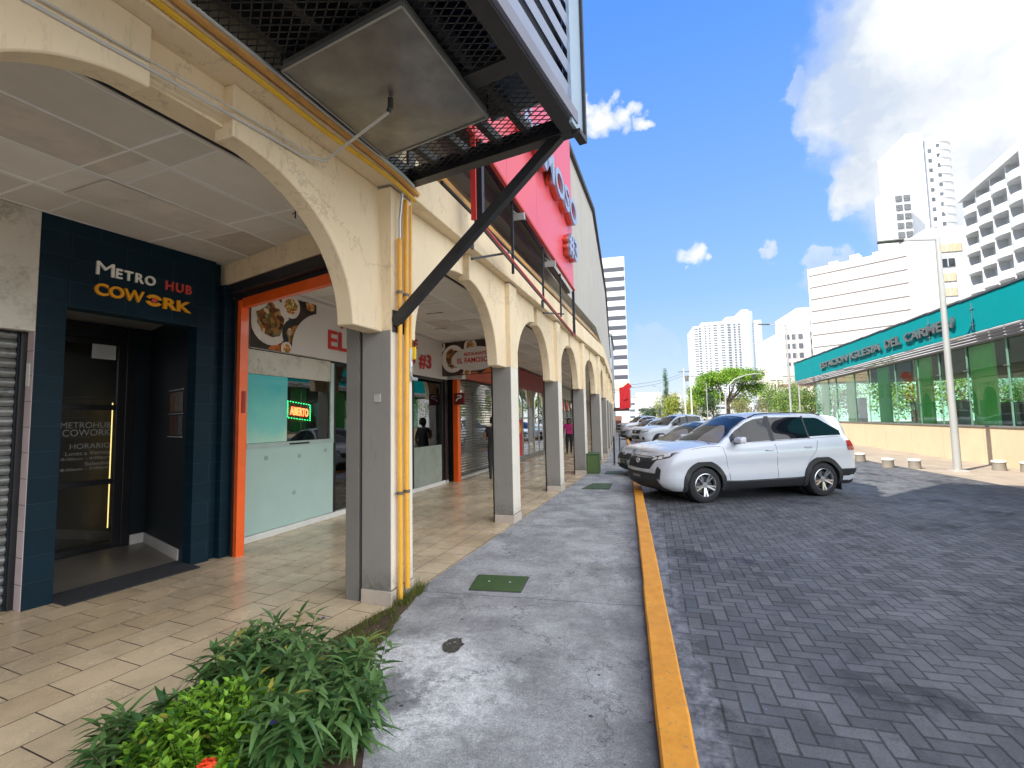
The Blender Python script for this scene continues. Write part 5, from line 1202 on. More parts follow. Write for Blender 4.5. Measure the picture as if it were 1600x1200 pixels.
suv = Car(kind='suv', zb=.235, crown=.045, lf=.58, lr=.30, pf=3.3, qf=2.3, wf=1.345, wr=-1.345, R=.345, rim=.228, ra=.385, yw=.80, arch=.075, skirt=.17,
    w=[(0,.84),(.08,.895),(.22,.915),(.32,.926),(.40,.905),(.62,.912),(.72,.928),(.80,.918),(.92,.885),(1,.845)],
    xn=[(0,2.14),(.12,2.27),(.3,2.325),(.6,2.33),(.82,2.28),(.94,2.21),(1,2.12)], xt=[(0,-2.22),(.2,-2.31),(.5,-2.315),(.8,-2.29),(1,-2.22)],
    top=[(-2.4,1.16),(-1.9,1.185),(-.9,1.15),(.2,1.115),(.95,1.10),(1.3,1.075),(1.7,1.03),(2.0,.975),(2.2,.90),(2.4,.86)],
    roof=[(-2.20,1.20),(-2.16,1.32),(-2.07,1.50),(-2.0,1.60),(-1.94,1.625),(-1.5,1.66),(-.9,1.68),(-.3,1.685),(.02,1.655),(.22,1.59),(.45,1.455),(.75,1.26),(.97,1.105)], yroof=[(-2.2,.66),(-1.5,.625),(0,.64),(.5,.68),(.97,.76)],
    gx=(1.0,-2.20), rc=.075, wind=(.93,.14), rear=(-2.185,-2.03), shade=1, rails=True,
    windows=[(.68,-.22,.07,.90,lambda x: min(.92, .92-max(0,x-.05)*.05)),(-.32,-1.12,.07,.92,None),(-1.155,-1.92,.12,.90,lambda x: .90-max(0,(-1.50-x))*1.35)], pillars=[(-.22,-.32),(-1.12,-1.155)],
    mirror=(.62,1.02,1.20), seams=[('a',[(.92,1.08),(.86,.80),(.80,.45),(.78,.37)]),('b',[(-.28,1.10),(-.28,.38)]),('c',[(-1.28,1.14),(-1.20,.95),(-1.08,.80),(-.93,.60),(-.90,.46)]),('d',[(.78,.40),(-.9,.42)])],
    handles=[(-.12,.985),(-1.02,1.025)], headlamp=[(.42,.805),(1.12,.90),(1.27,1.0),(.42,.905)], fog=[(.66,.50),(.84,.46),(.90,.66),(.74,.72)], tail=(.93,1.13,-1.95),
    front_parts=[('grille', CLAD, [(-.47,.655),(.47,.655),(.60,.86),(-.60,.86)], .010), ('lower_grille', CLAD, [(-.74,.245),(.74,.245),(.62,.58),(-.62,.58)], .014), ('grille_bar', WPAINT, [(-.56,.595),(.56,.595),(.52,.645),(-.52,.645)], .022),
                 ('badge_bar', CHROME, [(-.60,.885),(.60,.885),(.60,.90),(-.60,.90)], .012)], plate=.44, emb=.80)
suv.top = [(a, b+.025) for a, b in suv.top]; suv.roof = [(a, b+.03+.04*min(1, max(0, (b-1.1)/.4))) for a, b in suv.roof]
HD = math.atan2(-.413,-.911)
make_car(suv, 'parked_suv', 'white five-door SUV with black wheel arches parked nose to the yellow kerb in the foreground', (2.30,11.41,-.1), HD, WPAINT, None)
import copy
sed = copy.copy(suv); sed.kind = 'sedan'; sed.rails = False; sed.shade = 2; sed.arch = .02; sed.skirt = 0
sed.top = [(-2.4,1.0),(-1.9,1.04),(-.9,1.03),(.2,1.0),(.95,.98),(1.3,.95),(1.7,.90),(2.0,.85),(2.2,.78),(2.4,.74)]
sed.roof = [(-2.20,1.05),(-2.0,1.10),(-1.7,1.30),(-1.3,1.46),(-.9,1.53),(-.3,1.56),(.1,1.53),(.35,1.44),(.65,1.24),(.97,1.0)]
sed.fog = None; sed.headlamp = [(.50,.70),(1.2,.80),(1.25,.86),(.5,.79)]; sed.tail = (.80,.98,-1.95); sed.handles = [(-.12,.88),(-1.02,.91)]; sed.mirror = (.62,1.0,1.08)
sed.front_parts = [('grille', CLAD, [(-.45,.56),(.45,.56),(.5,.72),(-.5,.72)], .010), ('lower_grille', CLAD, [(-.6,.25),(.6,.25),(.55,.42),(-.55,.42)], .012)]; sed.plate = .43; sed.emb = .70
sed.seams = [('a',[(.92,.95),(.86,.70),(.80,.40)]),('b',[(-.28,.98),(-.28,.36)]),('c',[(-1.28,1.0),(-1.1,.75),(-.92,.5)])]
make_car(sed, 'parked_hatchback', 'white hatchback with a sunshade behind its windscreen hidden behind the white SUV', (2.00,14.55,-.1), HD, WPAINT, None)
pk = copy.copy(suv); pk.kind = 'pickup'; pk.rails = False; pk.shade = 0; pk.arch = .05; pk.skirt = .06; pk.wf, pk.wr = 1.62, -1.46; pk.R = .38; pk.ra = .43; pk.rim = .23; pk.zb = .36
pk.xn = [(0,2.42),(.15,2.55),(.4,2.6),(.7,2.58),(.9,2.52),(1,2.40)]; pk.xt = [(0,-2.70),(.3,-2.74),(1,-2.72)]; pk.lr = .16
pk.top = [(-2.8,1.22),(-.9,1.22),(.2,1.20),(1.15,1.20),(1.6,1.18),(2.1,1.12),(2.4,1.06),(2.6,1.0)]
pk.roof = [(-1.0,1.24),(-.96,1.60),(-.86,1.74),(-.5,1.80),(0,1.81),(.4,1.77),(.62,1.68),(.85,1.50),(1.18,1.21)]; pk.yroof = [(-1,.66),(0,.66),(.7,.70),(1.2,.76)]
pk.gx = (1.2,-1.0); pk.wind = (1.12,.50); pk.rear = (-.985,-.93); pk.windows = [(.92,.05,.08,.9,None),(-.05,-.78,.08,.92,None)]; pk.pillars = [(.05,-.05)]; pk.mirror = (.85,1.04,1.30)
pk.seams = [('a',[(1.1,1.15),(1.05,.7),(1.0,.46)]),('b',[(-.0,1.18),(-.0,.45)]),('c',[(-1.0,1.2),(-1.0,.45)])]; pk.handles = [(.12,1.05),(-.75,1.05)]
pk.fog = [(.70,.54),(.92,.52),(.95,.66),(.78,.70)]; pk.headlamp = [(.52,.90),(1.15,.95),(1.2,1.05),(.52,1.02)]; pk.tail = (.85,1.15,-2.6)
pk.front_parts = [('grille', CLAD, [(-.42,.84),(.42,.84),(.46,1.02),(-.46,1.02)], .010), ('lower_grille', CLAD, [(-.5,.56),(.5,.56),(.42,.74),(-.42,.74)], .012)]; pk.plate = .60; pk.emb = .93
make_car(pk, 'parked_pickup', 'white double cab pickup with its headlight catching light, parked beyond the SUV', (2.75,27.0,-.1), HD, WPAINT, None)
far1 = copy.copy(sed); far1.shade = 0
make_car(far1, 'parked_sedan', 'silver car parked beyond the white pickup', (1.75,36.5,-.1), HD, SPAINT, None)
make_car(pk, 'parked_pickup', 'farthest visible pickup parked under the red shop sign', (1.55,45.5,-.1), HD, SPAINT, None)
# ================================================================ people
SKIN = M('skin', srgb(150,104,78), .6); HAIR = M('dark hair', (.02,.015,.012), .6)
def person(name_loc, rz, label, top, legs, shoes, h=1.62, hairlong=True, arms='bent'):
    """one skinned body; faces coloured by height for top, trousers, shoes and skin"""
    k = h/1.62; th = thing('person', label, 'person', name_loc, rz)
    J = {'pelvis':(0,0,.90,.165,.12),'waist':(0,0,1.04,.14,.11),'chest':(0,.01,1.22,.165,.115),'neck':(0,.0,1.375,.05,.05),'headb':(0,.01,1.43,.06,.065),'head':(0,.015,1.52,.078,.092),'crown':(0,.01,1.59,.055,.065),'nose':(0,.095,1.50,.016,.018),
        'hipL':(.085,0,.84,.105,.105),'kneeL':(.10,.05,.47,.068,.068),'ankL':(.10,-.04,.09,.035,.04),'toeL':(.11,.11,.035,.035,.022),'hipR':(-.085,0,.84,.105,.105),'kneeR':(-.09,-.02,.47,.068,.068),'ankR':(-.085,-.16,.10,.035,.04),'toeR':(-.09,-.02,.035,.035,.022),
        'shL':(.17,0,1.32,.062,.062),'elL':(.24,-.05,1.06,.046,.046),'wrL':(.25,.06,.86,.026,.026),'haL':(.25,.09,.79,.03,.016),'shR':(-.17,0,1.32,.062,.062),'elR':(-.25,.0,1.08,.046,.046),'wrR':(-.14,.16,1.18,.026,.026),'haR':(-.10,.18,1.25,.03,.018)}
    E_ = [('pelvis','waist'),('waist','chest'),('chest','neck'),('neck','headb'),('headb','head'),('head','crown'),('head','nose'),('pelvis','hipL'),('hipL','kneeL'),('kneeL','ankL'),('ankL','toeL'),('pelvis','hipR'),('hipR','kneeR'),('kneeR','ankR'),('ankR','toeR'),('chest','shL'),('shL','elL'),('elL','wrL'),('wrL','haL'),('chest','shR'),('shR','elR'),('elR','wrR'),('wrR','haR')]
    J2 = dict(J); 
    for s_, b in (('L',.0),('R',.0)):
        hx, hy, hz = J['ha'+s_][:3]
        for q in range(5):
            nm = 'f%s%d' % (s_, q); sx = (q-2)*.014
            J2[nm] = (hx+sx, hy+(.03 if s_ == 'L' else .045)+(-.03 if q == 4 else 0), hz-(.075-abs(q-1.5)*.01 if s_ == 'L' else -.05), .008, .008); E_.append(('ha'+s_, nm))
    ks = list(J2); me = bpy.data.meshes.new('body'); me.from_pydata([tuple(c*k for c in J2[n][:3]) for n in ks], [(ks.index(a), ks.index(b)) for a, b in E_], [])
    o = bpy.data.objects.new('body', me); COL.objects.link(o); sk = o.modifiers.new('skin', 'SKIN'); sv = me.skin_vertices[0].data
    for i, n in enumerate(ks): sv[i].radius = (J2[n][3]*k, J2[n][4]*k); sv[i].use_root = (n == 'pelvis')
    sb = o.modifiers.new('sub', 'SUBSURF'); sb.levels = 2; sb.render_levels = 2
    dg = bpy.context.evaluated_depsgraph_get(); dg.update(); m2 = bpy.data.meshes.new_from_object(o.evaluated_get(dg)); o.modifiers.clear(); o.data = m2; bpy.data.meshes.remove(me); m2.name = 'body'
    m2.materials.clear()
    for mt_ in (top, legs, shoes, SKIN): m2.materials.append(mt_)
    for p in m2.polygons:
        c = p.center/k; p.use_smooth = True
        p.material_index = 2 if c.z < .085 else 1 if c.z < .93 and abs(c.x) < .2 else 3 if (c.z > 1.36 or (abs(c.x) > .20 and c.z < 1.24) or (c.y > .12 and c.z > 1.0)) else 0
    o.parent = th
    hm = MB(); hm.lathe([(0,1.645),(.06,1.63),(.092,1.58),(.100,1.52),(.095,1.46),(.075,1.36 if hairlong else 1.44),(.0,1.34 if hairlong else 1.43)], (0,-.018,0), 16)
    for i, v in enumerate(hm.v): hm.v[i] = (v[0]*k, (min(v[1], .055) if v[2] < 1.57 else v[1])*k, v[2]*k)
    hm.build('hair', HAIR, th, smooth='all'); return th
person((-2.50,21.2,.004), math.pi+.15, 'woman in a sleeveless pink top and black trousers walking under the arcade', M('pink top', srgb(196,42,120), .8), M('black trousers', (.015,.015,.018), .8), M('sandal', srgb(130,90,70), .7), 1.60)
person((-3.50,12.45,.004), .2, 'person in dark clothes almost hidden behind the second column', M('dark shirt', (.025,.025,.03), .8), M('dark trousers', (.03,.03,.035), .8), M('shoe black', (.02,.02,.02), .6), 1.68, False)
# ================================================================ station across the road
ST = Fr((11.03,19.18), (11.03+.0820*10,19.18+.9966*10), -1)    # t along, o away from the arcade
STN = wthing('metro_station', 'low glass station with turquoise fascia reading ESTACION IGLESIA DEL CARMEN', 'station', tuple(ST(0,0,-.1)))
TQ = M('turquoise fascia', (.0,.23,.25), .6, var=.05, scale=.5, spec=.1)
T0, T1 = -13.0, 20.6
def zt_(t): return 5.02+.013*max(0, t+3)
B(ST, 'base_wall', M('cream concrete wall', srgb(196,180,150), .8, var=.06, scale=.7, dirt=.15, bump=.2), STN, T0,17.0, .0,.3, -.1,1.07)
m = MB()
for t in [T0+2.4*k for k in range(13)]: ST.box(m, t,t+.008, -.002,.0, -.09,1.06)
m.build('wall_joint', M('wall joint', srgb(150,136,112), .9), STN)
B(ST, 'sill_rail', M('sill grey', srgb(110,112,110), .5), STN, T0,17.0, -.04,.34, 1.07,1.12)
m = MB()
a = T0
while a < T1-.1: b = min(a+2.6, T1); ST.box(m, a+.004,b-.004, -.30,-.24, 4.02,zt_((a+b)/2)+.05); a = b
m.build('fascia', TQ, STN)
m = MB(); ST.box(m, T0,T1, -.34,-.20, 5.07,5.12) if 0 else None
for a in [T0+2*k for k in range(17)]: ST.box(m, a,min(a+2,T1), -.34,3.2, zt_(a+1)+.05,zt_(a+1)+.11)
m.build('roof_edge', M('roof edge grey', srgb(86,88,92), .5, .3), STN)
m = MB()
for k in range(4): ST.box(m, T0,T1, -.30+.07*k,-.20+.07*k, 3.97-.075*k-.03,3.97-.075*k+.018)
m.build('louvre_trim', M('trim grey', srgb(150,146,148), .45, .4), STN)
B(ST, 'soffit', M('soffit', srgb(120,124,122), .7), STN, T0,T1, -.05,9, 3.70,3.74); B(ST, 'floor', M('station floor', srgb(130,136,128), .3), STN, T0,17, .3,9, .9,.98)
SG_ = glass('station glass', (.66,.93,.78), .0)
pane(ST, 'glass_wall', SG_, STN, T0,17.0, .10, 1.12,3.70); pane(ST, 'glass_wall', glass('station glass far', (.6,.85,.7), .02), STN, T0,17.0, 9.0, 1.0,3.70)
MB().quad(ST(17,.1,1.1), ST(17,9,1.1), ST(17,9,3.7), ST(17,.1,3.7)).build('glass_wall', SG_, STN)
GFIN = M('pale green panel', srgb(150,236,150), .35, var=.04, emit=None)
for t in (15.6,11.0,6.7,3.0,-.75,-4.6,-8.5):
    MB().prism([ST(t-.6,.22,.98), ST(t+.6,.22,.98), ST(t+.6,.30,.98), ST(t-.6,.30,.98)], (0,0,2.72)).build('green_panel', GFIN, STN)
for t in (17.0,14.2,12.8,9.9,8.0,5.0,3.0,1.4,-.3,-2.3,-4.2,-6.5,-9): B(ST, 'mullion', M('mullion steel', srgb(120,160,142), .4, .5), STN, t-.025,t+.025, .06,.09, 1.12,3.7)
sp_ = M('glass fitting', (.6,.62,.62), .3, 1)
for t in (3.0,1.4,-.3,-2.3,-4.2):
    m = MB()
    for z in (1.9,2.9): ST.box(m, t-.12,t+.12, .02,.05, z,z+.02)
    m.build('glass_fitting', sp_, STN)
for t in (-4.2,-1.6,1.0):
    m = MB()
    for z in (4.25,4.75): ST.box(m, t-.10,t+.10, -.33,-.31, z,z+.02)
    ST.box(m, t-.01,t+.01, -.325,-.305, 4.1,4.95); m.build('fascia_fitting', sp_, STN)
LET = M('brushed letter', srgb(130,134,134), .3, .8, var=.1)
for body, ta, tb in (('ESTACION',13.8,9.15),('IGLESIA',8.75,4.95),('DEL',4.55,3.1),('CARMEN',2.75,-.7)):
    place_text('lettering', body, ST(ta,-.38,4.33), -ST.d, LET, STN, .36, ta-tb, .035, .02)
# things inside the hall
for (t, o, lb) in ((9.2,2.5,'orange and white ticket machine inside the hall, second green bay'),(-6.2,2.5,'orange and white ticket machine inside the hall near its right end'),(7.9,3.4,'orange and white ticket machine standing deepest in the hall')):
    th = wthing('ticket_machine', lb, 'ticket machine', tuple(ST(t,o,.98)), 'ticket machines in the station'); B(ST, 'body', M('machine white', (.6,.6,.58), .5), th, t-.35,t+.35, o,o+.5, .98,2.1, bevel=.02); B(ST, 'screen', M('machine orange', srgb(230,90,40), .5), th, t-.3,t+.3, o-.02,o, 1.1,1.7)
th = wthing('info_kiosk', 'cyan information kiosk at the left end of the glass hall', 'kiosk', tuple(ST(14.6,1.6,.98))); B(ST, 'body', M('cyan kiosk', srgb(60,176,196), .5), th, 14.1,15.0, 1.6,2.0, .98,2.5, bevel=.03); B(ST, 'screen', M('kiosk screen', srgb(200,120,110), .4), th, 14.3,14.8, 1.57,1.6, 1.5,2.1)
for k in range(6):
    t = 5.2-k*1.15; th = wthing('turnstile', 'steel turnstile number %s from the left in the row inside the station' % ('one','two','three','four','five','six')[k], 'turnstile', tuple(ST(t,4.2,.98)), 'turnstiles in the station')
    B(ST, 'body', M('turnstile steel', (.35,.36,.36), .35, .8), th, t-.1,t+.1, 3.6,4.9, .98,1.9, bevel=.03); B(ST, 'barrier', M('turnstile glass', (.08,.12,.12), .2), th, t+.1,t+.7, 4.2,4.23, 1.2,1.85)
# ---- street lamps
LPM = M('lamp post white', srgb(158,160,158), .4, .2, var=.03, dirt=.08)
def street_lamp(x, y, h, arm, label, hd=.62, r=.075, group='street lamps'):
    th = wthing('street_lamp', label, 'street lamp', (x,y,-.1), group)
    MB().tube([(x,y,-.09),(x,y,h)], [r,r*.62], 12).build('pole', LPM, th, smooth=True)
    d = Vector((arm[0],arm[1],0)); L_ = d.length; d.normalize(); p = Vector((x,y,h-.06)); s_ = Vector((-d.y,d.x,0))
    m = MB().bar(p-d*.03, p+d*(L_-hd)+Vector((0,0,.12)), .07, .05); m.build('arm', LPM, th)
    a = p+d*(L_-hd)+Vector((0,0,.10)); m = MB(); m.prism([a-s_*.13, a+s_*.13, a+d*hd+s_*.10+Vector((0,0,.05)), a+d*hd-s_*.10+Vector((0,0,.05))], (0,0,.045)); m.build('lamp_head', M('lamp head', srgb(96,100,98), .45, .3), th, bevel=.01)
    MB().box((x-.17,y-.17,-.10),(x+.17,y+.17,-.05)).build('base_plate', M('base plate', (.4,.38,.35), .7), th)
street_lamp(8.94,15.98,6.62,(-1.35,.35),'tall white street lamp with a flat head in front of the turquoise station', .62, .095)
street_lamp(9.08,30.0,6.75,(-1.4,.2),'second white street lamp seen against the sky over the SUV roof', .6)
street_lamp(12.7,82,6.8,(-1.1,0),'smaller street lamp left of the broad green tree crown')
street_lamp(17.2,96,6.4,(-1.3,0),'distant street lamp before the trunk of the broad tree')
street_lamp(5.3,78,6.3,(-1.2,0),'distant lamp left of the cypress near the white hoardings')
th = wthing('flag_pole', 'thin white pole just right of the second street lamp', 'pole', (14.0,44,-.1)); MB().tube([(14.0,44,-.1),(14.0,44,8.9)], [.07,.03], 8).build('shaft', LPM, th, smooth=True); MB().box((13.8,43.8,-.1),(14.2,44.2,.05)).build('footing', M('base plate', (1,1,1)), th)
th = wthing('signal_mast', 'curved white traffic signal mast arching over the road in the distance', 'signal mast', (15.0,80,-.1)); MB().tube([(15.0,80,-.1),(15.1,80,4.5),(15.6,80,6.2),(16.6,80,7.2),(18.4,80,7.8),(20.4,80,7.9)], [.14,.12,.10,.09,.08,.07], 8).build('mast', LPM, th, smooth=True); MB().box((19.2,79.8,7.1),(19.5,80.1,7.8)).build('signal_head', CLAD, th)
for k, (x, y, h, lb) in enumerate(((9.6,84,9.6,'utility pole with a dark transformer left of the broad tree'),(10.6,84,8.8,'plain utility pole beside the transformer pole'),(23.6,84,7.6,'utility pole at the right edge of the broad tree'),(25.4,84,8.2,'utility pole before the low parking building'))):
    th = wthing('utility_pole', lb, 'utility pole', (x,y,-.1), 'utility poles in the distance'); MB().tube([(x,y,-.1),(x,y,h)], [.16,.10], 8).build('shaft', M('pole concrete', srgb(190,184,172), .8), th, smooth=True); MB().bar((x-.9,y,h-.6),(x+.9,y,h-.6),.1).build('crossarm', CLAD, th)
    if k == 0: MB().lathe([(0,0),(.28,0),(.28,.9),(0,.95)], (x+.42,y,h-2.2), 12).build('transformer', M('transformer grey', (.12,.12,.13), .6), th)
# ---- bollards on the plaza
BO = M('bollard concrete', srgb(130,124,114), .75, var=.08, scale=6, dirt=.4)
for (x, y, lb) in ((7.9,19.2,'low round concrete bollard closest to the SUV tail'),(7.75,17.05,'low round concrete bollard second from the SUV tail'),(8.3,16.75,'low round concrete bollard third from the SUV tail'),(10.1,16.3,'low round concrete bollard right of the lamp post'),(10.5,15.9,'rightmost low round concrete bollard by the station wall')):
    th = wthing('bollard', lb, 'bollard', (x,y,-.1), 'round concrete bollards on the plaza')
    MB().lathe([(.0,0),(.15,0),(.155,.04),(.145,.20),(.15,.21),(.15,.23)], (x,y,-.096), 22).build('drum', BO, th, smooth=True); MB().lathe([(0,.225),(.165,.225),(.17,.25),(.15,.285),(0,.30)], (x,y,-.096), 22).build('cap', M('bollard cap', srgb(190,188,182), .6, var=.04), th, smooth=True)
# ================================================================ buildings beyond
def mat_render(name, a, b):
    t = NT(name); c = t.ramp(t.noise(.12, 6, .6), [(.3, a), (.7, b)]); c = t.mix(t.math('MULTIPLY', t.ramp(t.noise(.35, 9, .8, stretch=(2.5,2.5,.25)), [(.5, 0.), (.68, 1.)]), .30), c, srgb(120,118,112)); t.base(c); t.set(Roughness=.8); MATS[name] = t.m; return t.m
WB = mat_render('white render', srgb(186,190,194), srgb(200,203,206)); WB2 = mat_render('white render warm', srgb(196,190,180), srgb(210,205,196))
WIN = M('far window', (.035,.045,.055), .15, var=.3, scale=.3); WING = M('grey window', (.10,.12,.14), .25, var=.3, scale=.3)
def bx(mb, x0,x1,y0,y1,z0,z1): return mb.box((x0,y0,z0),(x1,y1,z1))
def windows(name, mat, th, rects):
    """each (x0,x1,y0,y1,z0,z1) a window of its own sharing one unit box; past a hundred on a thing the rest are one part"""
    n0 = sum(1 for o in bpy.data.objects if o.parent == th and o.name.split('.')[0] in ('window','loggia','ribbon_window'))
    rest = MB(); me = None
    for i, r in enumerate(rects):
        if n0+i >= 100: bx(rest, *r); continue
        if me is None:
            o = MB().box((0,0,0),(1,1,1)).build(name, mat, th); me = o.data
        else: o = bpy.data.objects.new(name, me); COL.objects.link(o); o.parent = th
        l = Vector(th.location); o.matrix_parent_inverse = Matrix(); o.location = Vector((r[0],r[2],r[4]))-l; o.scale = (r[1]-r[0], r[3]-r[2], r[5]-r[4])
    if rest.f: tag(rest.build(name+'s', mat, th), kind='stuff')
# striped tower on the left
TW = wthing('striped_tower', 'tall white tower with dark ribbon windows at the end of the arcade', 'building', (-12,150,0))
bx(MB(), -26,1.05,150,172,0,51.8).build('body', WB, TW)
for k in range(12): z = 47.2-k*3.08; bx(MB(), -25.8,.85,149.9,151,z,z+1.25).build('ribbon_window', M('ribbon window', (.055,.06,.075), .4, var=.1), TW)
bx(MB(), -25,1.2,149.8,171,9.9,12.9).build('beige_band', M('beige band', srgb(224,200,164), .8), TW)
# grey end building next to the arcade
EB = wthing('grey_end_building', 'narrow grey blue building standing just past the end of the arcade', 'building', (-6,72,0)); bx(MB(), -14,-1.7,65,80,0,12.6).build('body', M('blue grey render', srgb(150,160,170), .8), EB); bx(MB(), -14.1,-1.5,64.9,80.1,12.6,12.9).build('parapet', M('parapet', srgb(110,118,126), .8), EB)
for k in range(3): bx(MB(), -1.72,-1.66,66+k*4.5,69+k*4.5,3.5,5.2).build('window', WIN, EB)
# red shop sign at the far end
RS2 = wthing('red_shop_sign', 'big red projecting shop sign with a swept top at the end of the arcade', 'sign', (-.1,60,2.6))
m = MB(); pts = [(-.80,2.6),(.50,2.75),(.52,5.1),(.78,5.35),(.35,5.85),(.05,5.62),(-.25,5.35),(-.75,5.25)]; m.prism([Vector((x,60,z)) for x, z in pts], (0,.4,0)); m.build('panel', M('bright red', srgb(232,30,40), .5), RS2)
bx(MB(), .50,.62,60.02,60.38,2.7,5.0).build('edge', WB, RS2)
m = MB(); m.bar((-2,60.2,5.0),(-.7,60.2,5.0),.05); m.bar((-2,60.2,4.7),(-.7,60.2,4.7),.05); m.build('bracket', CLAD, RS2)
m = MB(); pp = [(-.4,59.98,3.55),(.0,59.98,3.62),(.2,59.98,3.9),(.25,59.98,3.75)]; m.prism([Vector(p) for p in pp], (0,.02,0)); m.build('bird_print', M('dark print', (.2,.02,.02), .5), RS2)
aw = tag(MB().prism([Vector((-2,59,2.35)),Vector((.4,59,2.35)),Vector((.4,62,2.7)),Vector((-2,62,2.7))], (0,0,.15)).build('awning', M('brown awning', srgb(70,44,38), .8)), 'dark brown awning under the red shop sign', 'awning')
kio = wthing('brown_kiosk', 'small brown kiosk box standing under the awning at the end of the pavement', 'kiosk', (-.9,52,0)); bx(MB(), -1.15,-.55,52,53,0,1.25).build('body', M('kiosk brown', srgb(120,70,54), .7), kio); bx(MB(), -1.2,-.5,51.95,53.05,1.25,1.75).build('top', M('kiosk salmon', srgb(206,150,128), .7), kio)
# hotel in the middle distance
HT = wthing('white_hotel', 'wide white high rise with small windows and taller shaft behind the broad tree', 'building', (120,600,0))
def q6(u0, u1, vt, dep, name, mat, y=600, z0=0):
    def ax(u): d = Vector(cam.matrix_world.to_3x3() @ Vector((u-800, 50, -745))); return d.x/d.y*y
    return ax(u0), ax(u1)
bx(MB(), 82,91,604,660,0,109).build('left_wing', WB, HT); bx(MB(), 90.5,118,598,660,0,112).build('main_slab', WB, HT); bx(MB(), 117.9,136,598.5,660,0,117).build('main_slab', WB, HT); bx(MB(), 134.5,142,596,640,0,124).build('lift_shaft', WB, HT)
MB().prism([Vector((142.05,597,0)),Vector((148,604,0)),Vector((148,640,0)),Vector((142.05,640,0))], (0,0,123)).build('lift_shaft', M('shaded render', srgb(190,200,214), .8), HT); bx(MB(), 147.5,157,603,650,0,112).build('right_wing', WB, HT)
for q, (xa, xb) in enumerate(((93.5,95.5),(98,100),(103.5,107.5),(111.5,115.5),(119,122.5),(125.5,127.8),(130.3,132.6))):
    RW = (RW if q else [])+[(xa,xb,597.7,599,107-k*3.0,107-k*3.0+1.35) for k in range(34)]
RW.sort(key=lambda r: -(r[1]-r[0])); windows('window', WING, HT, RW)
m = MB()
for k in range(34): z = 108-k*3.1; bx(m, 147.6,157.2,602.7,604,z,z+.7)
m.build('striped_cladding', M('pale window', srgb(160,170,180), .5), HT)
m = MB()
for k in range(34): z = 105-k*3.0; bx(m, 83,87,603.6,605,z,z+.9); bx(m, 88,90.4,603.6,605,z,z+1.5)
m.build('recessed_balconies', WING, HT)
# blank white block and the hotel with scalloped balconies
BL = wthing('blank_white_block', 'white windowless block with thin horizontal grooves behind the station', 'building', (41,95,0))
BF_ = Fr((34.6,100), (48.75,90)); lnb = (Vector((48.75,90))-Vector((34.6,100))).length
B(BF_, 'body', WB, BL, 0,lnb, 0,30, 0,29.0); m = MB()
for k in range(12): BF_.box(m, .2,lnb-2.6, -.06,.0, 27.5-k*2.27,27.72-k*2.27)
m.build('groove', M('groove shade', (.16,.14,.13), .9), BL); m = MB()
for k in range(9): BF_.box(m, -.25,.0, 2,4, 25.5-k*2.8,26.7-k*2.8)
m.build('side_balcony', WING, BL)
for k in range(4): B(BF_, 'roof_unit', M('rooftop grey', (1,1,1)), BL, 3+k*3.4,4.4+k*3.4, 2,4, 29.0,30.0+.4*(k % 2))
HB2 = wthing('balcony_hotel', 'large white hotel with scalloped balconies rising behind the turquoise station', 'building', (54,90,0))
bx(MB(), 48.8,54.2,90.05,110,0,31.5).build('end_block', WB, HB2)
HF = Fr((54,90), (50.2,66), 1)          # runs towards the camera, outward is -x
hn = -Vector((HF.n.x,HF.n.y,0)) if HF.n.x > 0 else Vector((HF.n.x,HF.n.y,0))
so = 1 if HF.n.x > 0 else -1            # o sign pointing away from the street
for k in range(9):
    wide = k == 0; z = 28.6-k*2.42
    fr_ = bx(MB(), 50.0 if wide else 50.5,53.5 if wide else 52.4,89.9,90.04,z-1.3,z).build('window', M('blind beige', srgb(190,176,150), .6) if k not in (1,5) else WIN, HB2)
    m = MB(); bx(m, 51.4,51.5,89.85,89.9,z-1.3,z); m.build('window_bar', WB, fr_)
def hb(mb, t0,t1,o0,o1,z0,z1): return HF.box(mb, t0,t1, so*o0,so*o1, z0,z1)
hb(MB(), 0,60,1.5,20,0,36.0).build('body', WB, HB2); hb(MB(), 17.5,26,-.9,20,0,39.5).build('stair_tower', WB, HB2)
pitch_t, fl_ = 4.0, 3.15
bal = None; wd_ = None
def prof(t): return -.85*abs(math.sin(math.pi*t/pitch_t))**.8
for f in range(11):
    zf = 33.6-f*fl_
    for b in range(4 if f else 4):
        m = MB(); rows = []
        for zz in (zf-1.25+.0, zf-.05): rows.append([HF(b*pitch_t+pitch_t*k/10, so*(prof(pitch_t*k/10)+.4), zz) for k in range(11)])
        m.grid(rows); rows2 = [[HF(b*pitch_t+pitch_t*k/10, so*(prof(pitch_t*k/10)+.4), zf-1.25) for k in range(11)], [HF(b*pitch_t+pitch_t*k/10, so*1.6, zf-1.25) for k in range(11)]]; m.grid(rows2)
        rows3 = [[HF(b*pitch_t+pitch_t*k/10, so*(prof(pitch_t*k/10)+.55), zf-.05) for k in range(11)], rows[1]]; m.grid(rows3)
        hb(m, b*pitch_t-.12,b*pitch_t+.12, .2,1.6, zf-1.25,zf+1.9); m.build('balcony', WB, HB2)
        hb(MB(), b*pitch_t+1.2,b*pitch_t+2.9, 1.42,1.5, zf+.0,zf+1.55).build('window', M('teal window', (.16,.24,.25), .25, var=.3, scale=1), HB2)
for k in range(5):
    t_ = 2+k*3.3; hb(MB(), t_,t_+1.6,4,6, 36.6,38.0).build('rooftop_unit', M('rooftop grey', srgb(150,152,154), .7), HB2)
hb(MB(), -.3,16.8,-.4,3, 35.3,36.6).build('cornice', WB, HB2)
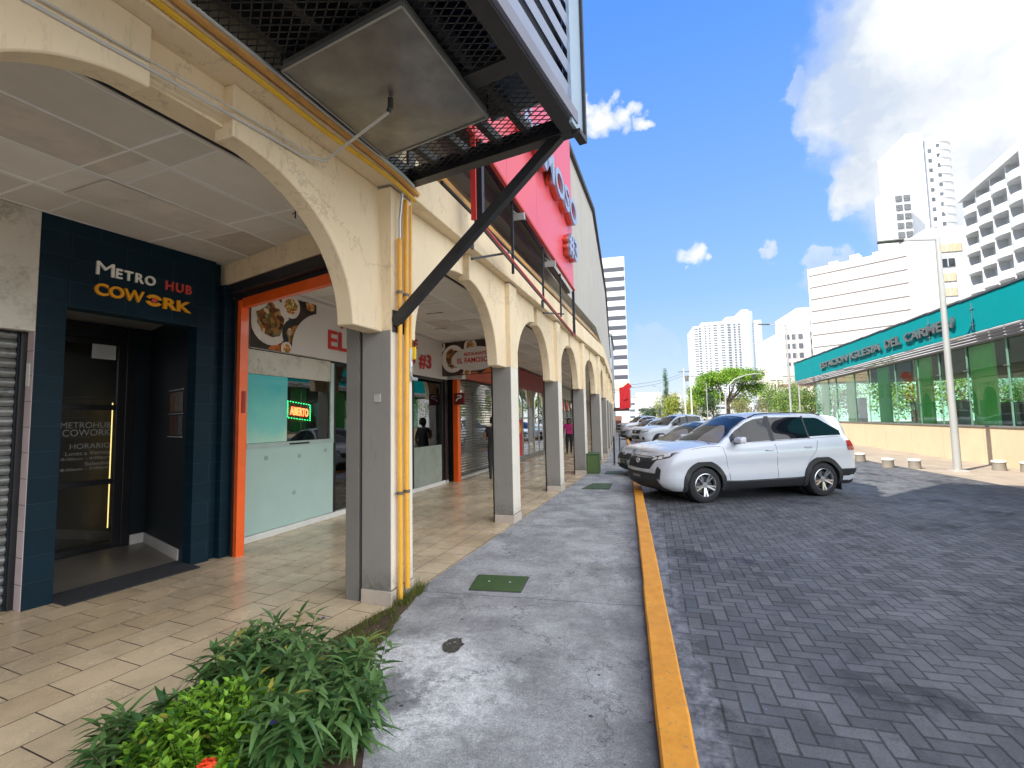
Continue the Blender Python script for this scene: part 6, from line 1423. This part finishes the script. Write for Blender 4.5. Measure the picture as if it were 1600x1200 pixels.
# towers behind
TT = wthing('tall_twin_tower', 'very tall white tower of blank slab and rounded shaft under the big cloud', 'building', (110,200,0))
m = MB(); m.prism([Vector((102.3,201.5,0)),Vector((105,200,0)),Vector((110,200,0)),Vector((110,215,0)),Vector((102.3,215,0))], (0,0,102.5)); m.build('slab', WB, TT)
bx(MB(), 104.5,110,199.9,214,102,104.5).build('slab_top', WB, TT)
m = MB(); m.lathe([(5.0,0),(5.0,103.5),(0,103.5)], (116,206.5,0), 32); m.build('rounded_shaft', WB, TT, smooth=True); bx(MB(), 111,116.5,201.4,211,0,102).build('flank', WB, TT)
for q, (xa, zoff) in enumerate(((112.0,0),(114.7,1.6))):
    windows('window', M('far window dim', (.07,.085,.10), .3, var=.5, scale=.6), TT, [(xa,xa+1.05,201.2,201.5,97+zoff-k*3.7,97+zoff-k*3.7+1.3) for k in range(24)])
m = MB()
for k in range(30): m.lathe([(5.0,0),(5.35,.3),(5.35,1.3),(5.0,1.5)], (116,206.5,12+k*3.05), 32)
m.build('balcony_rings', WB, TT, smooth=True)
RT = wthing('round_tower', 'shorter round white tower with two columns of balconies left of the tall one', 'building', (100,190,0))
m = MB(); m.lathe([(4.4,0),(4.4,80),(0,80)], (96.3,196.4,0), 32); m.build('drum', WB, RT, smooth=True); bx(MB(), 95.5,100.5,191.9,200,0,80.8).build('face', WB, RT)
for xa in (95.8,98.3):
    windows('loggia', M('shaded loggia', (.10,.11,.12), .5, var=.5, scale=2), RT, [(xa,xa+1.9,191.6,192.0,76-k*3.3,78.1-k*3.3) for k in range(22)])
# mid-distance cluster left of the station
CB = wthing('stepped_apartments', 'stepped pink and white apartment tower beside the blank block', 'building', (46,142,0))
PKW = M('pinkish render', srgb(226,206,198), .8, var=.05, scale=.1)
bx(MB(), 41.5,48,140,160,0,24).build('body', PKW, CB); bx(MB(), 45.5,54,141,160,0,30).build('body', WB2, CB)
for xa in (42,43.6,45.2):
    windows('window', WING, CB, [(xa,xa+1.0,139.8,140.1,21.5-k*2.5,22.8-k*2.5) for k in range(9)])
for xa in (48.6,50.6):
    windows('window', WING, CB, [(xa,xa+1.3,140.8,141.1,27.5-k*2.5,28.8-k*2.5) for k in range(11)])
GT = wthing('dark_glass_tower', 'slim dark glass tower between the pink apartments and second lamp', 'building', (70,230,0)); bx(MB(), 67,72,230,250,0,26).build('body', M('dark glass facade', (.06,.12,.16), .2), GT); bx(MB(), 66.9,72.1,229.9,250,26,26.6).build('roof', WING, GT)
PB = wthing('low_parking_building', 'low white building with open dark floors behind the utility poles', 'building', (35,120,0)); bx(MB(), 33,40,120,135,5.4,12.5).build('body', WB2, PB); bx(MB(), 33.5,42,119,135,0,3.6).build('body', WB2, PB); bx(MB(), 33.2,41,120.5,135,3.6,5.4).build('open_floor', WIN, PB)
m = MB(); bx(m, 33,42,118.8,119,5.0,5.5); bx(m, 33,42,118.8,119,7.6,8.3); m.build('parapet_band', M('brown band', srgb(140,110,96), .7), PB)
rr = random.Random(12)
for k in range(9):
    x = -1+k*4.6+rr.uniform(-1,1); y = 190+rr.uniform(0,60); hh = rr.uniform(6,13); ww = rr.uniform(5,9)
    th = wthing('distant_house', ('small white house at the far left end of the street','low white building right of the red sign','low cream block left of the cypress','low white block behind the cypress','low white block behind the utility poles','low cream block behind the broad tree','low white block seen under the broad tree crown','low cream block right of the broad trunk','low white block at the right of the distant row')[k], 'building', (x,y,0), 'distant low buildings')
    bx(MB(), x,x+ww,y,y+12,0,hh).build('wall', rr.choice([WB,WB2]), th); m = MB()
    for q in range(int(hh/3)): bx(m, x+.6,x+ww-.6,y-.1,y,q*3+1.2,q*3+2.2)
    m.build('window_band', WING, th); bx(MB(), x-.2,x+ww+.2,y-.2,y+12,hh,hh+.4).build('roof', M('roof grey', (.4,.38,.36), .8), th)
hd = wthing('white_hoarding', 'large blank white hoarding at the end of the street', 'hoarding', (6,118,0)); bx(MB(), 2.4,8.2,118,118.4,4.2,7.4).build('board', WB, hd); bx(MB(), 5.2,5.5,118.1,118.4,0,4.2).build('post', LPM, hd)
# ================================================================ trees
BARK = M('bark', srgb(92,76,62), .9, var=.3, scale=3)
def tree(name, label, loc, blobs, cols, n, size, trunk_r, limbs, seed, cat='tree', group=None, layers=False):
    r = random.Random(seed); th = wthing(name, label, cat, loc, group); m = MB(); tot = sum(b[3]*b[4]*b[5] for b in blobs)
    for b in blobs:
        cx, cy, cz, ax_, ay, az_ = b; k = max(20, int(n*(ax_*ay*az_)**.6/sum((q[3]*q[4]*q[5])**.6 for q in blobs)))
        for _ in range(k):
            d = Vector((r.gauss(0,1), r.gauss(0,1), r.gauss(0,1))).normalized(); rad = r.uniform(.55,1.03)**.7
            p = Vector((cx+d.x*ax_*rad, cy+d.y*ay*rad, cz+d.z*az_*rad))
            if mnoise.noise(p*(1.1/size*.35)) < -.18: continue
            nrm = (d+Vector((r.uniform(-.8,.8), r.uniform(-.8,.8), r.uniform(-.1,1.1)))).normalized(); a = nrm.orthogonal().normalized(); b_ = nrm.cross(a)
            for q in range(3):
                o = p+Vector((r.gauss(0,1), r.gauss(0,1), r.gauss(0,1)))*size*.9; ang = r.uniform(0,6.3); u_ = (a*math.cos(ang)+b_*math.sin(ang)); v_ = nrm.cross(u_); s_ = size*r.uniform(.5,1.0)
                m.quad(o-u_*s_*.5, o+v_*s_*.32+nrm*s_*.12, o+u_*s_*.5, o-v_*s_*.32)
    m.build('crown', mat_leaf(name+' leaf %d' % seed, *cols, .55, .3), th)
    for (p, q, r0, r1) in limbs: pass
    if limbs:
        tm = MB()
        for (p, q, r0, r1) in limbs: p, q = Vector(p), Vector(q); tm.tube([p, p.lerp(q, .5)+Vector((r.uniform(-.1,.1)*(q-p).length*.5, 0, 0)), q], [r0, (r0+r1)/2, r1], 8)
        tm.build('trunk', BARK, th, smooth=True)
    return th
X0, Y0 = 20.5, 108
bl = []; rt = random.Random(4)
for k in range(34):
    a = rt.uniform(0,6.28); rad = math.sqrt(rt.random()); x = X0+rad*6.4*math.cos(a); y = Y0+rad*5*math.sin(a); z = 9.0+1.6*(1-rad)+.22*(x-X0)*.55; bl.append((x,y,z,1.9,1.9,1.0))
for k in range(16): bl.append((X0+rt.uniform(-6.5,6.5), Y0+rt.uniform(-4,4), 5.2+rt.uniform(-1.2,2), 1.5,1.5,1.1))
for k in range(8): bl.append((X0-4+rt.uniform(-2.5,3), Y0+rt.uniform(-3,3), 6.4+rt.uniform(-.8,1), 1.5,1.5,1.0))
for k in range(8): bl.append((X0+4.5+rt.uniform(-1,2.5), Y0+rt.uniform(-3,3), 7+rt.uniform(-.8,1), 1.3,1.3,.8))
lim = [((X0,Y0,0),(X0+.3,Y0,4.2),.45,.34)]+[((X0+.3,Y0,4.0),(X0+5.5*math.cos(a)*rt.uniform(.6,1),Y0+4*math.sin(a),8.6),.26,.07) for a in [.3,1.1,1.9,2.7,3.4,4.2,5.1,5.8]]
tree('broad_tree', 'broad spreading bright green tree in front of the white high rise', (X0,Y0,0), bl, (srgb(40,84,24), srgb(136,176,40)), 11000, .42, .4, lim, 31)
tree('cypress', 'tall narrow dark cypress rising over the yellow green hedge trees', (9.6,122,0), [(9.6+.1*math.sin(k),122,3+k*.8,.72-.035*k,.72-.035*k,.8) for k in range(13)], (srgb(30,70,34), srgb(70,118,58)), 2200, .22, .2, [((9.6,122,0),(9.6,122,11),.2,.04)], 32)
def bush(name, label, cx, cy, w_, h_, cols, n, size, seed, group='trees at the end of the street'):
    r = random.Random(seed); bl = [(cx+r.uniform(-.5,.5)*w_, cy+r.uniform(-1.5,1.5), h_*r.uniform(.35,.8), w_*.20, 1.6, h_*.22) for _ in range(11)]
    tree(name, label, (cx,cy,0), bl, cols, n, size, .2, [((cx,cy,0),(cx+.2,cy,h_*.6),.18,.08),((cx+.1,cy,h_*.3),(cx-w_*.25,cy,h_*.7),.10,.04),((cx+.1,cy,h_*.3),(cx+w_*.25,cy,h_*.7),.10,.04)], seed, 'tree', group)
YG = (srgb(70,98,34), srgb(168,176,66)); DG = (srgb(26,50,26), srgb(60,88,46)); MG = (srgb(54,88,36), srgb(122,150,66))
bush('street_tree', 'yellow green tree under the cypress, left one', 7.6,96,4.2,6.4, YG, 1900,.30,41); bush('street_tree', 'yellow green tree under the cypress, right one', 10.6,97,4.4,5.4, YG, 1900,.30,42)
bush('street_tree', 'dark low tree next to the white hoarding', 4.6,92,3.6,3.4, DG, 1300,.28,43); bush('street_tree', 'dark lower tree under the left of the broad crown', 16.0,98,4.0,6.2, DG, 1500,.30,44)
bush('street_tree', 'grey green tree under the right of the broad crown', 20.4,88,5.0,5.0, (srgb(84,88,52), srgb(140,140,80)), 1700,.28,45)
bush('street_tree', 'mid green tree left of the second street lamp', 24.6,86,4.2,7.6, MG, 1700,.30,46); bush('street_tree', 'mid green tree between the second lamp and the station end', 17.6,58,3.2,4.6, MG, 1700,.22,47)
bush('street_tree', 'mid green tree at the left end of the station glass', 15.4,46,3.4,4.2, MG, 1900,.20,48); bush('street_tree', 'darker tree behind the left end of the station', 22.5,60,4.5,6.0, DG, 1600,.26,49)
for k, (x, y, lb) in enumerate(((27,30,'tree seen through the station glass behind the lamp post'),(25,38,'tree seen through the middle of the station glass'),(24,48,'tree seen through the left part of the station glass'),(30,22,'tree seen through the right part of the station glass'))): bush('street_tree', lb, x,y,6.5,6.5, MG if k % 2 else YG, 1500,.34,60+k)
# wires from the arcade to the pole line
for k, z in enumerate((5.4,5.0)):
    a, b = Vector((-1.3,58,z)), Vector((9.6,84,z+3.4)); tag(MB().tube([a.lerp(b, t/12)-Vector((0,0,1.2*4*(t/12)*(1-t/12)*.4)) for t in range(13)], .02, 5).build('overhead_wire', CLAD), ('upper','lower')[k]+' black overhead wire from the arcade end to the utility pole', 'wire')
